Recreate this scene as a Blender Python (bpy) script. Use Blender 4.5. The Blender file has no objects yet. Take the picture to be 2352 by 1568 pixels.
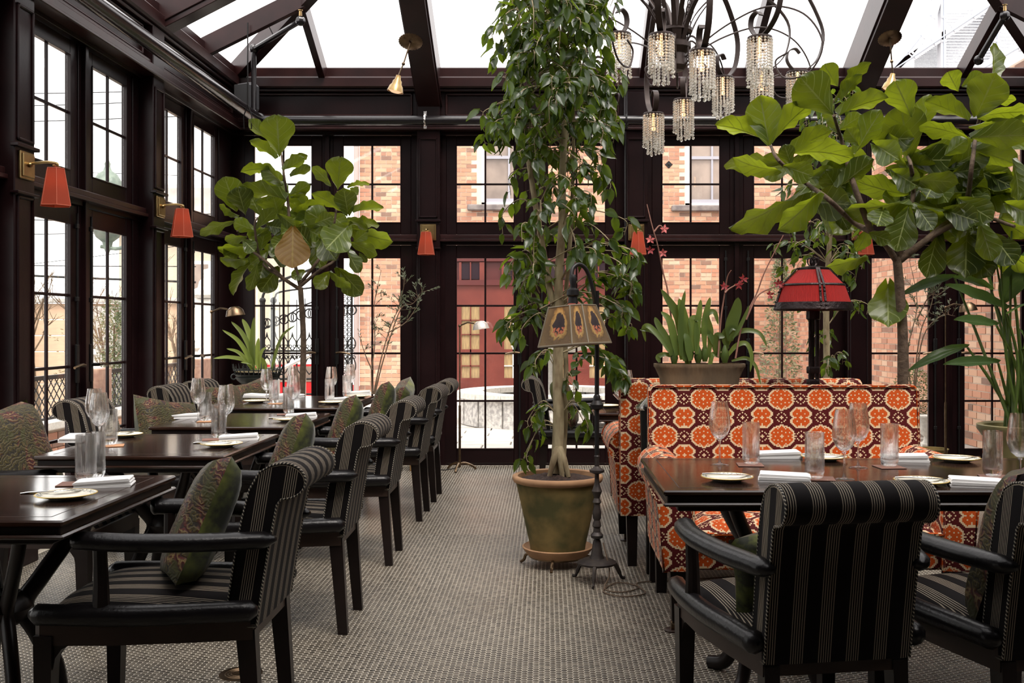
import bpy, math, random
import numpy as np
from mathutils import Vector, Matrix, Euler
random.seed(7)
sc = bpy.context.scene
COL = sc.collection
# ------------------------------------------------------------------ camera, world, light, exposure
H = 1.28            # eye height
F = 2310.0          # focal length in pixels of the 2352 x 1568 frame
cam = bpy.data.cameras.new('camera'); camo = bpy.data.objects.new('camera', cam); COL.objects.link(camo)
camo.location = (0, 0, H); camo.rotation_euler = (math.pi/2, 0, 0)
cam.sensor_width = 36; cam.lens = 36*F/2352; cam.shift_x = -81/2352; cam.shift_y = -34/2352
cam.clip_start = .05; cam.clip_end = 500
sc.camera = camo
sc.view_settings.view_transform = 'Standard'; sc.view_settings.look = 'None'
sc.view_settings.gamma = 1; sc.view_settings.use_curve_mapping = False
sc.view_settings.exposure = 1.8
w = bpy.data.worlds.new('overcast_sky'); sc.world = w; w.use_nodes = True
bg = w.node_tree.nodes['Background']; bg.inputs[0].default_value = (1.0, .965, .955, 1); bg.inputs[1].default_value = 1.0
sun = bpy.data.lights.new('sun', 'SUN'); sun.energy = 1.6; sun.angle = math.radians(28); sun.color = (1, .93, .86)
suno = bpy.data.objects.new('sun', sun); COL.objects.link(suno); suno.rotation_euler = (math.radians(28), math.radians(14), 0)
sc.cycles.max_bounces = 10; sc.cycles.transparent_max_bounces = 32; sc.cycles.transmission_bounces = 10

def P(px, py, Y): return Vector(((px-1257)*Y/F, Y, H-(py-750)*Y/F))
def T(px, py, z=.76):
    Y = (H-z)*F/(py-750); return Vector(((px-1257)*Y/F, Y, z))
R = math.radians

# ------------------------------------------------------------------ mesh helpers
class MB:
    def __init__(s): s.v = []; s.f = []; s.uv = []
    def add(s, v, f, uv=None):
        n = len(s.v); s.v += [tuple(a) for a in v]; s.f += [tuple(i+n for i in q) for q in f]
        s.uv += list(uv) if uv is not None else [(0.0, 0.0)]*len(v)
        return s
    def box(s, c, d, M=None, ch=0):
        x, y, z = d[0]/2, d[1]/2, d[2]/2
        if ch <= 0:
            v = [Vector((a*x, b*y, e*z)) for a in (-1, 1) for b in (-1, 1) for e in (-1, 1)]
            f = [(0,1,3,2), (4,6,7,5), (0,4,5,1), (2,3,7,6), (0,2,6,4), (1,5,7,3)]
        else:
            v = []; idx = {}
            for a in (-1, 1):
                for b in (-1, 1):
                    for e in (-1, 1):
                        for k in range(3):
                            p = [a*(x-ch), b*(y-ch), e*(z-ch)]; p[k] += (a, b, e)[k]*ch
                            idx[(a, b, e, k)] = len(v); v.append(Vector(p))
            f = []
            q = [(-1,-1), (1,-1), (1,1), (-1,1)]
            for k in range(3):
                for sg in (-1, 1):
                    fc = []
                    for (m, n) in q:
                        t = [m, n]; t.insert(k, sg); fc.append(idx[(t[0], t[1], t[2], k)])
                    if (sg == 1) != (k == 1): f.append(tuple(fc))
                    else: f.append(tuple(fc[::-1]))
            for k in range(3):
                o = [i for i in range(3) if i != k]
                for m in (-1, 1):
                    for n in (-1, 1):
                        fc = []
                        for t, kk in ((-1, o[0]), (1, o[0]), (1, o[1]), (-1, o[1])):
                            g = [0, 0, 0]; g[k] = t; g[o[0]] = m; g[o[1]] = n; fc.append(idx[(g[0], g[1], g[2], kk)])
                        f.append(tuple(fc))
            for a in (-1, 1):
                for b in (-1, 1):
                    for e in (-1, 1): f.append(tuple(idx[(a, b, e, k)] for k in range(3)))
        c = Vector(c)
        v = [c + (M @ p if M else p) for p in v]
        return s.add(v, f)
    def span(s, a, b, ch=0):
        return s.box([(a[i]+b[i])/2 for i in range(3)], [abs(b[i]-a[i]) for i in range(3)], ch=ch)
    def beam(s, p0, p1, wd, dp, up=(0, 0, 1), ch=0):
        p0, p1 = Vector(p0), Vector(p1); d = (p1-p0); L = d.length; d.normalize()
        sd = d.cross(Vector(up)); sd.normalize(); u = sd.cross(d)
        M = Matrix((sd, d, u)).transposed()
        return s.box((p0+p1)/2, (wd, L, dp), M, ch)
    def tube(s, pts, r, n=8, close=False, flat=None, cap=True, uvs=1.0):
        pts = [Vector(p) for p in pts]; m = len(pts)
        rr = r if isinstance(r, (list, tuple)) else [r]*m
        v = []; uv = []
        ref = None; L = 0
        for i, p in enumerate(pts):
            if close: d = pts[(i+1) % m]-pts[i-1]
            else: d = pts[min(i+1, m-1)]-pts[max(i-1, 0)]
            d.normalize()
            if ref is None:
                ref = Vector((0, 0, 1)) if abs(d.z) < .9 else Vector((1, 0, 0))
            a = ref - d*ref.dot(d)
            if a.length < 1e-4: a = d.orthogonal()
            a.normalize(); ref = a; b = d.cross(a)
            if i: L += (pts[i]-pts[i-1]).length
            for k in range(n):
                t = 2*math.pi*k/n
                ra = rr[i]; rb = rr[i]*(flat if flat else 1)
                v.append(p + a*math.cos(t)*ra + b*math.sin(t)*rb); uv.append((k/n, L*uvs))
        f = []
        for i in range(m if close else m-1):
            j = (i+1) % m
            for k in range(n):
                l = (k+1) % n
                f.append((i*n+k, i*n+l, j*n+l, j*n+k))
        if cap and not close: f += [tuple(range(n))[::-1], tuple((m-1)*n+k for k in range(n))]
        return s.add(v, f, uv)
    def cyl(s, p0, p1, r0, r1=None, n=16): return s.tube([p0, p1], [r0, r0 if r1 is None else r1], n)
    def lathe(s, pr, c=(0, 0, 0), n=24, rib=0, ribs=0, M=None, sx=1, sy=1):
        c = Vector(c); v = []; f = []; m = len(pr)
        for (r, z) in pr:
            for k in range(n):
                t = 2*math.pi*k/n
                q = r*(1+(rib*math.cos(ribs*t) if ribs and r > .01 else 0))
                p = Vector((q*math.cos(t)*sx, q*math.sin(t)*sy, z)); v.append(c+(M @ p if M else p))
        for i in range(m-1):
            for k in range(n):
                l = (k+1) % n
                f.append((i*n+k, i*n+l, (i+1)*n+l, (i+1)*n+k))
        if pr[0][0] > 1e-5 and pr[-1][0] > 1e-5 and math.dist(pr[0], pr[-1]) < .03: f += [((m-1)*n+k, (m-1)*n+(k+1) % n, (k+1) % n, k) for k in range(n)]
        uv = [(k/n, pr[i][1]) for i in range(m) for k in range(n)]
        return s.add(v, f, uv)
    def ball(s, c, r, n=10, sz=1):
        return s.lathe([(r*math.sin(math.pi*i/n*1.0) if 0 < i < n else 0, -r*sz*math.cos(math.pi*i/n)) for i in range(n+1)], c, max(6, n))
    def prism(s, poly, axis, a, b, uvf=None):
        """closed polygon (two coordinates) swept along axis 0/1/2 from a to b, UV in metres"""
        def pt(q, t):
            g = [q[0], q[1]]; g.insert(axis, t); return Vector(g)
        n = len(poly); L = [0]
        for i in range(n): L.append(L[-1]+math.dist(poly[i], poly[(i+1) % n]))
        v = []; uv = []
        for i in range(n+1):
            for t in (a, b): v.append(pt(poly[i % n], t)); uv.append((t, L[i]))
        f = [(2*i, 2*i+1, 2*i+3, 2*i+2) for i in range(n)]
        s.add(v, f, uv)
        for t, rev in ((a, True), (b, False)):
            s.add([pt(q, t) for q in poly], [tuple(range(n))[::-1] if rev else tuple(range(n))], [uvf(q) if uvf else tuple(q) for q in poly])
        return s
    def grid(s, fn, nu, nv, uvf=None, flip=False):
        v = []; uv = []
        for j in range(nv+1):
            for i in range(nu+1):
                v.append(fn(i/nu, j/nv)); uv.append(uvf(i/nu, j/nv) if uvf else (i/nu, j/nv))
        f = [(j*(nu+1)+i, j*(nu+1)+i+1, (j+1)*(nu+1)+i+1, (j+1)*(nu+1)+i) for j in range(nv) for i in range(nu)]
        if flip: f = [q[::-1] for q in f]
        return s.add(v, f, uv)
    def torus(s, c, R_, r, M=None, n=16, k=6):
        c = Vector(c); pts = []
        for i in range(n):
            t = 2*math.pi*i/n; p = Vector((R_*math.cos(t), R_*math.sin(t), 0)); pts.append(c+(M @ p if M else p))
        return s.tube(pts, r, k, close=True)
    def boxuv(s):
        """UV in metres from each face's main direction"""
        s.bx = True; return s
    def mesh(s, name, mt, ang=35):
        me = bpy.data.meshes.new(name); me.from_pydata(s.v, [], s.f)
        li = np.zeros(len(me.loops), dtype=np.int32); me.loops.foreach_get('vertex_index', li)
        uvl = me.uv_layers.new(name='UVMap')
        if getattr(s, 'bx', False):
            V = np.array(s.v); out = np.zeros((len(li), 2), dtype=np.float32)
            for p in me.polygons:
                nx, ny, nz = [abs(a) for a in p.normal]
                ax = (1, 2) if nx >= ny and nx >= nz else ((0, 2) if ny >= nz else (0, 1))
                for l in p.loop_indices: out[l] = V[li[l]][list(ax)]
            uvl.data.foreach_set('uv', out.ravel())
        else:
            uvl.data.foreach_set('uv', np.array(s.uv, dtype=np.float32)[li].ravel())
        import bmesh
        bm = bmesh.new(); bm.from_mesh(me); bmesh.ops.recalc_face_normals(bm, faces=bm.faces); bm.to_mesh(me); bm.free()
        if mt: me.materials.append(mt)
        if ang > 0:
            me.shade_smooth()
            if ang < 180: me.set_sharp_from_angle(angle=math.radians(ang))
        return me
    def build(s, name, mt, parent=None, ang=35, **kw):
        o = bpy.data.objects.new(name, s.mesh(name, mt, ang)); COL.objects.link(o)
        if parent is not None: o.parent = parent
        for k, val in kw.items(): o[k] = val
        return o
def obj(name, me, parent=None, M=None, **kw):
    o = bpy.data.objects.new(name, me); COL.objects.link(o)
    if parent is not None: o.parent = parent
    if M is not None: o.matrix_local = M
    for k, val in kw.items(): o[k] = val
    return o
def tag(o, label, cat, group=None, kind=None):
    if label: o['label'] = label
    if cat: o['category'] = cat
    if group: o['group'] = group
    if kind: o['kind'] = kind
    return o
def empty(name, loc=(0, 0, 0), rz=0, label=None, cat=None, group=None, kind=None):
    o = bpy.data.objects.new(name, None); COL.objects.link(o); o.location = loc; o.rotation_euler = (0, 0, rz); o.empty_display_size = .1
    return tag(o, label, cat, group, kind)
def copy_tree(o, parent=None):
    c = o.copy(); COL.objects.link(c)
    if parent is not None: c.parent = parent
    for ch in list(o.children): copy_tree(ch, c)
    return c
used = set()
def put(proto, loc, rz, label, group=None, rx=0, s=1):
    """first use moves the thing itself, later ones copy it with its parts"""
    if proto.name in used: o = copy_tree(proto)
    else: used.add(proto.name); o = proto
    o.location = loc; o.rotation_euler = (rx, 0, rz); o.scale = (s, s, s); o['label'] = label
    if group: o['group'] = group
    return o
def spline(pts, n=8):
    pts = [Vector(p) for p in pts]; q = [pts[0]*2-pts[1]]+pts+[pts[-1]*2-pts[-2]]; out = []
    for i in range(1, len(q)-2):
        a, b, c, d = q[i-1:i+3]
        for k in range(n):
            t = k/n; out.append(.5*((2*b)+(c-a)*t+(2*a-5*b+4*c-d)*t*t+(3*b-a-3*c+d)*t**3))
    return out+[pts[-1]]

# ------------------------------------------------------------------ materials
def newmat(name):
    m = bpy.data.materials.new(name); m.use_nodes = True; nt = m.node_tree
    return m, nt, nt.nodes['Principled BSDF']
def N(nt, t, **kw):
    n = nt.nodes.new(t)
    for k, v in kw.items(): setattr(n, k, v)
    return n
def math_(nt, op, a, b=None, c=None):
    n = N(nt, 'ShaderNodeMath', operation=op)
    for i, x in enumerate((a, b, c)):
        if x is None: continue
        if isinstance(x, (int, float)): n.inputs[i].default_value = x
        else: nt.links.new(x, n.inputs[i])
    return n.outputs[0]
def mix(nt, f, a, b):
    n = N(nt, 'ShaderNodeMix', data_type='RGBA')
    for s_, x in ((0, f), (6, a), (7, b)):
        if isinstance(x, (int, float)): n.inputs[s_].default_value = x
        elif isinstance(x, tuple): n.inputs[s_].default_value = (*x[:3], 1)
        else: nt.links.new(x, n.inputs[s_])
    return n.outputs[2]
def noise(nt, scale, detail=3, vec=None, dist=0):
    n = N(nt, 'ShaderNodeTexNoise'); n.inputs['Scale'].default_value = scale; n.inputs['Detail'].default_value = detail; n.inputs['Distortion'].default_value = dist
    if vec is None: vec = N(nt, 'ShaderNodeTexCoord').outputs['Object']
    nt.links.new(vec, n.inputs['Vector']); return n.outputs[0]
def ramp(nt, x, stops, const=False):
    n = N(nt, 'ShaderNodeValToRGB'); cr = n.color_ramp
    if const: cr.interpolation = 'CONSTANT'
    while len(cr.elements) < len(stops): cr.elements.new(.5)
    for e, (p, c) in zip(cr.elements, stops): e.position = p; e.color = (*c[:3], 1)
    nt.links.new(x, n.inputs[0]); return n.outputs[0]
def bump(nt, bs, h, strength=.3, dist=.01):
    n = N(nt, 'ShaderNodeBump'); n.inputs['Strength'].default_value = strength; n.inputs['Distance'].default_value = dist
    nt.links.new(h, n.inputs['Height']); nt.links.new(n.outputs[0], bs.inputs['Normal'])
def mat(name, c, rough=.5, metal=0, c2=None, sc_=8, spec=.5, bmp=0, bsc=60, emis=None, es=0, coat=0, sheen=0, stretch=None, lo=.35, hi=.65):
    m, nt, bs = newmat(name)
    bs.inputs['Base Color'].default_value = (*c, 1); bs.inputs['Roughness'].default_value = rough; bs.inputs['Metallic'].default_value = metal
    bs.inputs['Specular IOR Level'].default_value = spec; bs.inputs['Coat Weight'].default_value = coat; bs.inputs['Coat Roughness'].default_value = .08
    bs.inputs['Sheen Weight'].default_value = sheen
    vec = None
    if stretch:
        mp = N(nt, 'ShaderNodeMapping'); nt.links.new(N(nt, 'ShaderNodeTexCoord').outputs['Object'], mp.inputs[0]); mp.inputs['Scale'].default_value = stretch; vec = mp.outputs[0]
    if c2:
        x = noise(nt, sc_, 4, vec); nt.links.new(ramp(nt, x, [(lo, c), (hi, c2)]), bs.inputs['Base Color'])
    if bmp: bump(nt, bs, noise(nt, bsc, 3, vec), bmp)
    if emis: bs.inputs['Emission Color'].default_value = (*emis, 1); bs.inputs['Emission Strength'].default_value = es
    return m
def glassmat(name, col=(1, 1, 1), rough=0, ior=1.45):
    m, nt, bs = newmat(name)
    bs.inputs['Base Color'].default_value = (*col, 1); bs.inputs['Roughness'].default_value = rough; bs.inputs['Transmission Weight'].default_value = 1; bs.inputs['IOR'].default_value = ior
    return m
def panemat(name, tint=(.97, .98, .97), f=.05):
    m, nt, bs = newmat(name); nt.nodes.remove(bs)
    t = N(nt, 'ShaderNodeBsdfTransparent'); t.inputs[0].default_value = (*tint, 1)
    g = N(nt, 'ShaderNodeBsdfGlossy'); g.inputs[0].default_value = (1, 1, 1, 1); g.inputs[1].default_value = .02
    mx = N(nt, 'ShaderNodeMixShader'); mx.inputs[0].default_value = f
    nt.links.new(t.outputs[0], mx.inputs[1]); nt.links.new(g.outputs[0], mx.inputs[2]); nt.links.new(mx.outputs[0], nt.nodes['Material Output'].inputs[0])
    return m

PAINT = mat('dark_plum_paint', (.0075, .0030, .0034), .30, c2=(.013, .0048, .0052), sc_=3, spec=.2, bmp=.03, bsc=40)
PAINTR = mat('reddish_roof_timber', (.015, .0045, .0045), .33, c2=(.026, .008, .0075), sc_=5, spec=.3, bmp=.04, bsc=40, stretch=(1, 1, 1))
IRON = mat('black_iron', (.010, .009, .009), .42, .2, spec=.3)
PIPE = mat('black_gas_pipe', (.010, .008, .009), .24, 0, spec=.6, bmp=.01)
BRASS = mat('aged_brass', (.42, .30, .13), .32, 1, c2=(.30, .20, .09), sc_=14)
BRONZE = mat('bronze_metal', (.22, .15, .09), .35, 1, c2=(.12, .08, .05), sc_=18)
CHROME = mat('chrome', (.7, .68, .66), .18, 1)
SILVER = mat('silver_cutlery', (.78, .76, .72), .16, 1)
WOODT = mat('dark_stained_table_wood', (.013, .0058, .0038), .15, c2=(.028, .012, .007), sc_=3.5, stretch=(1.2, 14, 1.2), bmp=.02, bsc=14, spec=.45, coat=.15, lo=.3, hi=.7)
WOODL = mat('black_stained_chair_wood', (.0075, .0048, .0042), .33, c2=(.013, .008, .007), sc_=5, spec=.22)
LEATH = mat('black_leather', (.006, .005, .0055), .30, spec=.3, bmp=.12, bsc=90)
BROWNW = mat('brown_apron_wood', (.03, .016, .011), .42, c2=(.02, .011, .008), sc_=5, spec=.3)
PANE = panemat('window_glass', f=.045)
ROOFG = panemat('roof_glass', (.93, .93, .93), .03)
GLASS = glassmat('clear_glass')
_nt = GLASS.node_tree; _t = _nt.nodes.new('ShaderNodeBsdfTransparent'); _m = _nt.nodes.new('ShaderNodeMixShader'); _m.inputs[0].default_value = .52
_nt.links.new(_nt.nodes['Principled BSDF'].outputs[0], _m.inputs[1]); _nt.links.new(_t.outputs[0], _m.inputs[2]); _nt.links.new(_m.outputs[0], _nt.nodes['Material Output'].inputs[0])
LINEN = mat('white_linen', (.78, .77, .76), .85, bmp=.08, bsc=300, sheen=.3)
CHINA = None
SOIL = mat('dark_potting_soil', (.045, .022, .014), .95, c2=(.016, .008, .006), sc_=60, bmp=1, bsc=60)
# ------------------------------------------------------------------ room shell
W = 9.24; XL = -2.88; XR = 4.62; YF = -3.0; XC = (XL+XR)/2
# glazing heights
LZ0, LZ1, UZ0, UZ1 = .156, 1.912, 2.24, 2.948
def S(o, kind='structure'): o['kind'] = kind; return o

# floor: grout bed + hexagonal mosaic
GROUT = mat('light_cement_grout', (.62, .56, .46), .6, c2=(.50, .45, .37), sc_=2)
fl = S(MB().span((-3.1, YF-.2, -.06), (4.8, W+.12, -.0003)).build('floor', GROUT))
HEX, nt, bs = newmat('taupe_hexagon_tile')
gi = N(nt, 'ShaderNodeNewGeometry')
x = noise(nt, .9, 2, N(nt, 'ShaderNodeNewGeometry').outputs['Position'])
oi = N(nt, 'ShaderNodeObjectInfo')
rnd = math_(nt, 'FRACT', math_(nt, 'ADD', gi.outputs['Random Per Island'], oi.outputs['Random']))
c1 = ramp(nt, rnd, [(0, (.024, .019, .014)), (.35, (.048, .039, .028)), (.8, (.084, .070, .052)), (1, (.135, .115, .088))])
c2 = mix(nt, math_(nt, 'MULTIPLY', x, .5), c1, (.105, .088, .066)); nt.links.new(c2, bs.inputs['Base Color'])
bs.inputs['Roughness'].default_value = .27
nt.links.new(ramp(nt, noise(nt, 1.7, 3, N(nt, 'ShaderNodeNewGeometry').outputs['Position']), [(.3, (.3,)*3), (.7, (.46,)*3)]), bs.inputs['Roughness'])
Rh = .0140
dx, dy = 1.5*Rh, math.sqrt(3)*Rh
rt = Rh*.90
ang = [math.pi/3*k for k in range(6)]
hx = np.array([(math.cos(a), math.sin(a)) for a in ang])
def hexes(y0, y1, x0f, x1f):
    C = []
    for i in range(int(-3.0/dx), int(4.7/dx)):
        xx = i*dx
        ys = np.arange(math.ceil(y0/dy), math.floor(y1/dy))*dy + (dy/2 if i % 2 else 0)
        ok = (xx > x0f(ys)) & (xx < x1f(ys))
        ys = ys[ok]
        C.append(np.stack([np.full(len(ys), xx), ys], 1))
    return np.concatenate(C)
def hexmesh(C, name, sides=True):
    n = len(C)
    top = (C[:, None, :]+hx[None]*rt*.97); bot = (C[:, None, :]+hx[None]*rt)
    V = np.zeros((n, 12, 3)); V[:, :6, :2] = top; V[:, 6:, :2] = bot; V[:, 6:, 2] = -.0003
    V[:, :6, 2] = np.random.RandomState(3).uniform(-.00006, .00006, (n, 1))
    k = np.arange(6); loops = [k]; sizes = [6]
    if sides:
        for a in range(6): b = (a+1) % 6; loops.append(np.array([a, a+6, b+6, b])); sizes.append(4)
    lp = np.concatenate(loops); L = len(lp)
    allp = (lp[None]+(np.arange(n)*12)[:, None]).ravel().astype(np.int32)
    sz = np.tile(np.array(sizes, dtype=np.int32), n); st = np.concatenate([[0], np.cumsum(sz)[:-1]]).astype(np.int32)
    me = bpy.data.meshes.new(name); me.vertices.add(n*12); me.vertices.foreach_set('co', V.ravel())
    me.loops.add(len(allp)); me.loops.foreach_set('vertex_index', allp)
    me.polygons.add(len(sz)); me.polygons.foreach_set('loop_start', st); me.polygons.foreach_set('loop_total', sz)
    me.update(calc_edges=True); me.materials.append(HEX); return me
allh = hexes(YF, W+.035, lambda y: np.full(y.shape, -2.86), lambda y: np.full(y.shape, 4.6))
yy = allh[:, 1]; nm_ = (yy > 1.6) & (yy < 6.2) & (allh[:, 0] > -.62*yy-.1) & (allh[:, 0] < .54*yy+.1)
near = allh[nm_]; rest = allh[~nm_]
px = 1257+near[:, 0]*F/near[:, 1]; py = 750+H*F/near[:, 1]
hidden = ((px < 700) | (px > 1560))
cand = np.where((py < 1566) & ~hidden & (px > 690) & (px < 1540))[0]
cand = cand[np.argsort(-py[cand])][:300]
one = hexmesh(np.array([[0.0, 0.0]]), 'tile')
for i in cand: obj('tile', one, fl).location = (near[i, 0], near[i, 1], 0)
m_ = np.ones(len(near), bool); m_[cand] = False
obj('mosaic_tiles', hexmesh(near[m_], 'mosaic_tiles'), fl, kind='stuff')
obj('distant_mosaic_tiles', hexmesh(rest, 'distant_mosaic_tiles', False), fl, kind='stuff')
# brass floor drain
d0 = T(553, 1547, 0)
dr = empty('floor_drain', d0, 0, 'round dark bronze floor drain set into the hexagon tiles', 'drain')
MB().lathe([(.078, 0), (.078, .0025), (.066, .0030), (.066, .0018), (.0, .0018)], n=32).build('drain_rim', BRONZE, dr)
g = MB()
for r_ in (.055, .044, .033): g.torus((0, 0, .002), r_, .0025, n=28, k=5)
for k in range(10):
    a = k*math.pi/5; g.beam((.004*math.cos(a), .004*math.sin(a), .002), (.03*math.cos(a), .03*math.sin(a), .002), .003, .002)
g.build('drain_grate', BRONZE, dr)

# windows and doors.  leaf drawn in its own plane: local x along the wall, local z up, local y = towards outside
GW = .528
def leaf_meshes(gw, gz0, gz1, z0, z1, st, rows):
    fr = MB(); x0, x1 = -gw/2, gw/2; t = .034
    fr.span((x0-st, -t/2, z0), (x0, t/2, z1), .004).span((x1, -t/2, z0), (x1+st, t/2, z1), .004)
    fr.span((x0, -t/2, z0), (x1, t/2, gz0), .004).span((x0, -t/2, gz1), (x1, t/2, z1), .004)
    # glazing bead
    for a, b in (((x0, -t/2-.006, gz0-.008), (x1, -t/2+.012, gz0+.003)), ((x0, -t/2-.006, gz1-.003), (x1, -t/2+.012, gz1+.008)),
                 ((x0-.008, -t/2-.006, gz0), (x0+.003, -t/2+.012, gz1)), ((x1-.003, -t/2-.006, gz0), (x1+.008, -t/2+.012, gz1))): fr.span(a, b, .002)
    mv = MB().span((-.009, -.009, gz0), (.009, .009, gz1), .003)
    h = (gz1-gz0)/rows; mh = MB().span((x0, -.0085, -.009), (x1, .0085, .009), .003)
    pane = MB().span((-gw/4+.006, -.002, -h/2+.006), (gw/4-.006, .002, h/2-.006))
    return fr.mesh('sash', PAINT), mv.mesh('muntin', PAINT), mh.mesh('muntin', PAINT), pane.mesh('pane', PANE, 0), h
LEAF = {}
def leaf(kind, n, M, gw, handed=0):
    key = (kind, round(gw, 3))
    if key not in LEAF:
        if kind == 'window': LEAF[key] = leaf_meshes(gw, UZ0, UZ1, 2.13, 3.04, .095, 2)
        else: LEAF[key] = leaf_meshes(gw, LZ0, LZ1, .02, 2.03, .11, 4)
    fr, mv, mh, pn, h = LEAF[key]; rows = 2 if kind == 'window' else 4; gz0 = UZ0 if kind == 'window' else LZ0
    e = empty(f'{kind}_{n}', (0, 0, 0)); e.matrix_world = M; S(e)
    obj('sash', fr, e); obj('muntin', mv, e)
    for r_ in range(1, rows): obj('muntin', mh, e).location = (0, 0, gz0+h*r_)
    for r_ in range(rows):
        for s_ in (-1, 1): obj('pane', pn, e).location = (s_*gw/4, 0, gz0+h*(r_+.5))
    if kind == 'door' and handed:
        xx = handed*(gw/2+.055)
        if 'lever' not in LEAF:
            b = MB().box((0, -.035, 1.05), (.036, .016, .24), ch=.004)
            b.cyl((0, -.04, 1.04), (0, -.085, 1.04), .011, n=10)
            rod = MB().cyl((0, -.036, .05), (0, -.036, 1.98), .008, n=8)
            for zz in (.35, 1.45, 1.9): rod.box((0, -.034, zz), (.03, .02, .03), ch=.003)
            lv = MB().tube(spline([(0, -.085, 1.04), (-.05, -.088, 1.045), (-.13, -.08, 1.03)], 4), [.010]*4+[.009]*4+[.008], 8)
            LEAF['lever'] = (b.mesh('lock_plate', IRON), rod.mesh('espagnolette_rod', IRON), lv.mesh('lever_handle', BRONZE))
        a, b_, c_ = LEAF['lever']
        obj('lock_plate', a, e).location = (xx, 0, 0); obj('espagnolette_rod', b_, e).location = (xx, 0, 0)
        o = obj('lever_handle', c_, e); o.location = (xx, 0, 0)
        if handed < 0: o.scale = (-1, 1, 1)
    return e
# back wall
GY = W+.05
backc = [(-2.436, -1.616), (-.572, .270), (1.324, 2.168), (3.252, 4.108)]
n = 0
for (a, b) in backc:
    for c, hd in ((a, 1), (b, -1)):
        n += 1
        Mx = Matrix.Translation((c, GY, 0))
        leaf('window', n, Mx, GW); leaf('door', n, Mx, GW, hd)
# left wall (same leaves turned so that outside is -X)
GX = -2.94
bays_l = [(7.765, 8.57), (5.90, 6.72), (4.04, 4.86), (2.18, 3.0)]
for (a, b) in bays_l:
    for c, hd in ((a, 1), (b, -1)):
        n += 1
        Mx = Matrix.Translation((GX, c, 0)) @ Matrix.Rotation(math.pi/2, 4, 'Z')
        leaf('window', n, Mx, .52); leaf('door', n, Mx, .52, hd)

def wall(name, mp, gd, leaves, gw, pil, u0, u1):
    """mp(u, d, z) -> world, d = distance in front of the wall face, gd = glass plane"""
    def span(mb, a, b, ch=.003): return mb.span(mp(*a), mp(*b), ch)
    hw = gw/2+.095; t0 = -.088
    wl = MB(); cs = sorted(leaves); cur = u0
    for c in cs:
        if c-hw-cur > .004: span(wl, (cur, t0, .0), (c-hw, -.035, 3.05))
        cur = c+hw
    span(wl, (cur, t0, 0), (u1, -.035, 3.05))
    span(wl, (u0, t0, 2.032), (u1, -.02, 2.128))        # transom
    span(wl, (u0, t0, 3.042), (u1, 0, 3.66))            # header
    span(wl, (u0, t0, 0), (u1, -.04, .018))             # sill
    S(wl.build(name, PAINT))
    tr = MB()                                            # ledge on the transom
    span(tr, (u0, -.03, 2.06), (u1, .035, 2.085)); span(tr, (u0, -.03, 2.085), (u1, .02, 2.125), .006)
    S(tr.build('trim_transom_'+name[5:], PAINTR))
    co = MB()
    span(co, (u0, -.02, 3.07), (u1, .10, 3.095), .006); span(co, (u0, -.02, 3.095), (u1, .075, 3.16), .012); span(co, (u0, -.02, 3.16), (u1, .055, 3.185), .005)
    span(co, (u0, -.02, 3.43), (u1, .05, 3.455), .006); span(co, (u0, -.02, 3.455), (u1, .085, 3.56), .014)
    S(co.build('trim_cornice_'+name[5:], PAINTR))
    ed = [u0]+[p for p in pil]+[u1]
    fr = MB()                                            # panel mouldings of the frieze
    for a, b in zip(ed[:-1], ed[1:]):
        a += .15; b -= .15
        for q in (((a, -.01, 3.205), (b, .022, 3.225)), ((a, -.01, 3.40), (b, .022, 3.42)), ((a, -.01, 3.205), (a+.02, .022, 3.42)), ((b-.02, -.01, 3.205), (b, .022, 3.42))): span(fr, q[0], q[1], .006)
    S(fr.build('trim_frieze_'+name[5:], PAINTR))
    for c0, c1 in zip(cs[::2], cs[1::2]):                # mullion bead between the two leaves
        m = MB(); c = (c0+c1)/2; span(m, (c-.02, -.05, .02), (c+.02, -.005, 3.04)); S(m.build('trim_mullion', PAINT))
    for p in pil:
        q = MB(); span(q, (p-.105, t0, 0), (p+.105, .07, 3.43), .006)
        q2 = MB()
        for z0, z1 in ((.12, 1.98), (2.27, 3.0)):
            for b in (((p-.085, .06, z0), (p-.068, .082, z1)), ((p+.068, .06, z0), (p+.085, .082, z1)), ((p-.085, .06, z0), (p+.085, .082, z0+.017)), ((p-.085, .06, z1-.017), (p+.085, .082, z1))): span(q2, b[0], b[1], .005)
        span(q2, (p-.115, .05, 1.985), (p+.115, .095, 2.0)); span(q2, (p-.115, .05, 2.235), (p+.115, .095, 2.255)); span(q2, (p-.115, .05, 0), (p+.115, .085, .11))
        S(q.build('trim_pilaster_'+name[5:], PAINT)); S(q2.build('trim_pilaster_moulding_'+name[5:], PAINT))
PB = [-1.085, .812, 2.845]
wall('wall_back', lambda u, d, z: (u, W-d, z), -.05, [c for b in backc for c in b], GW, PB, XL-.06, XR+.06)
PL = [7.28, 5.41, 3.55, 1.68]
wall('wall_left', lambda u, d, z: (XL+d, u, z), -.06, [c for b in bays_l for c in b], .52, PL[::-1], YF, W+.06)
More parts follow.
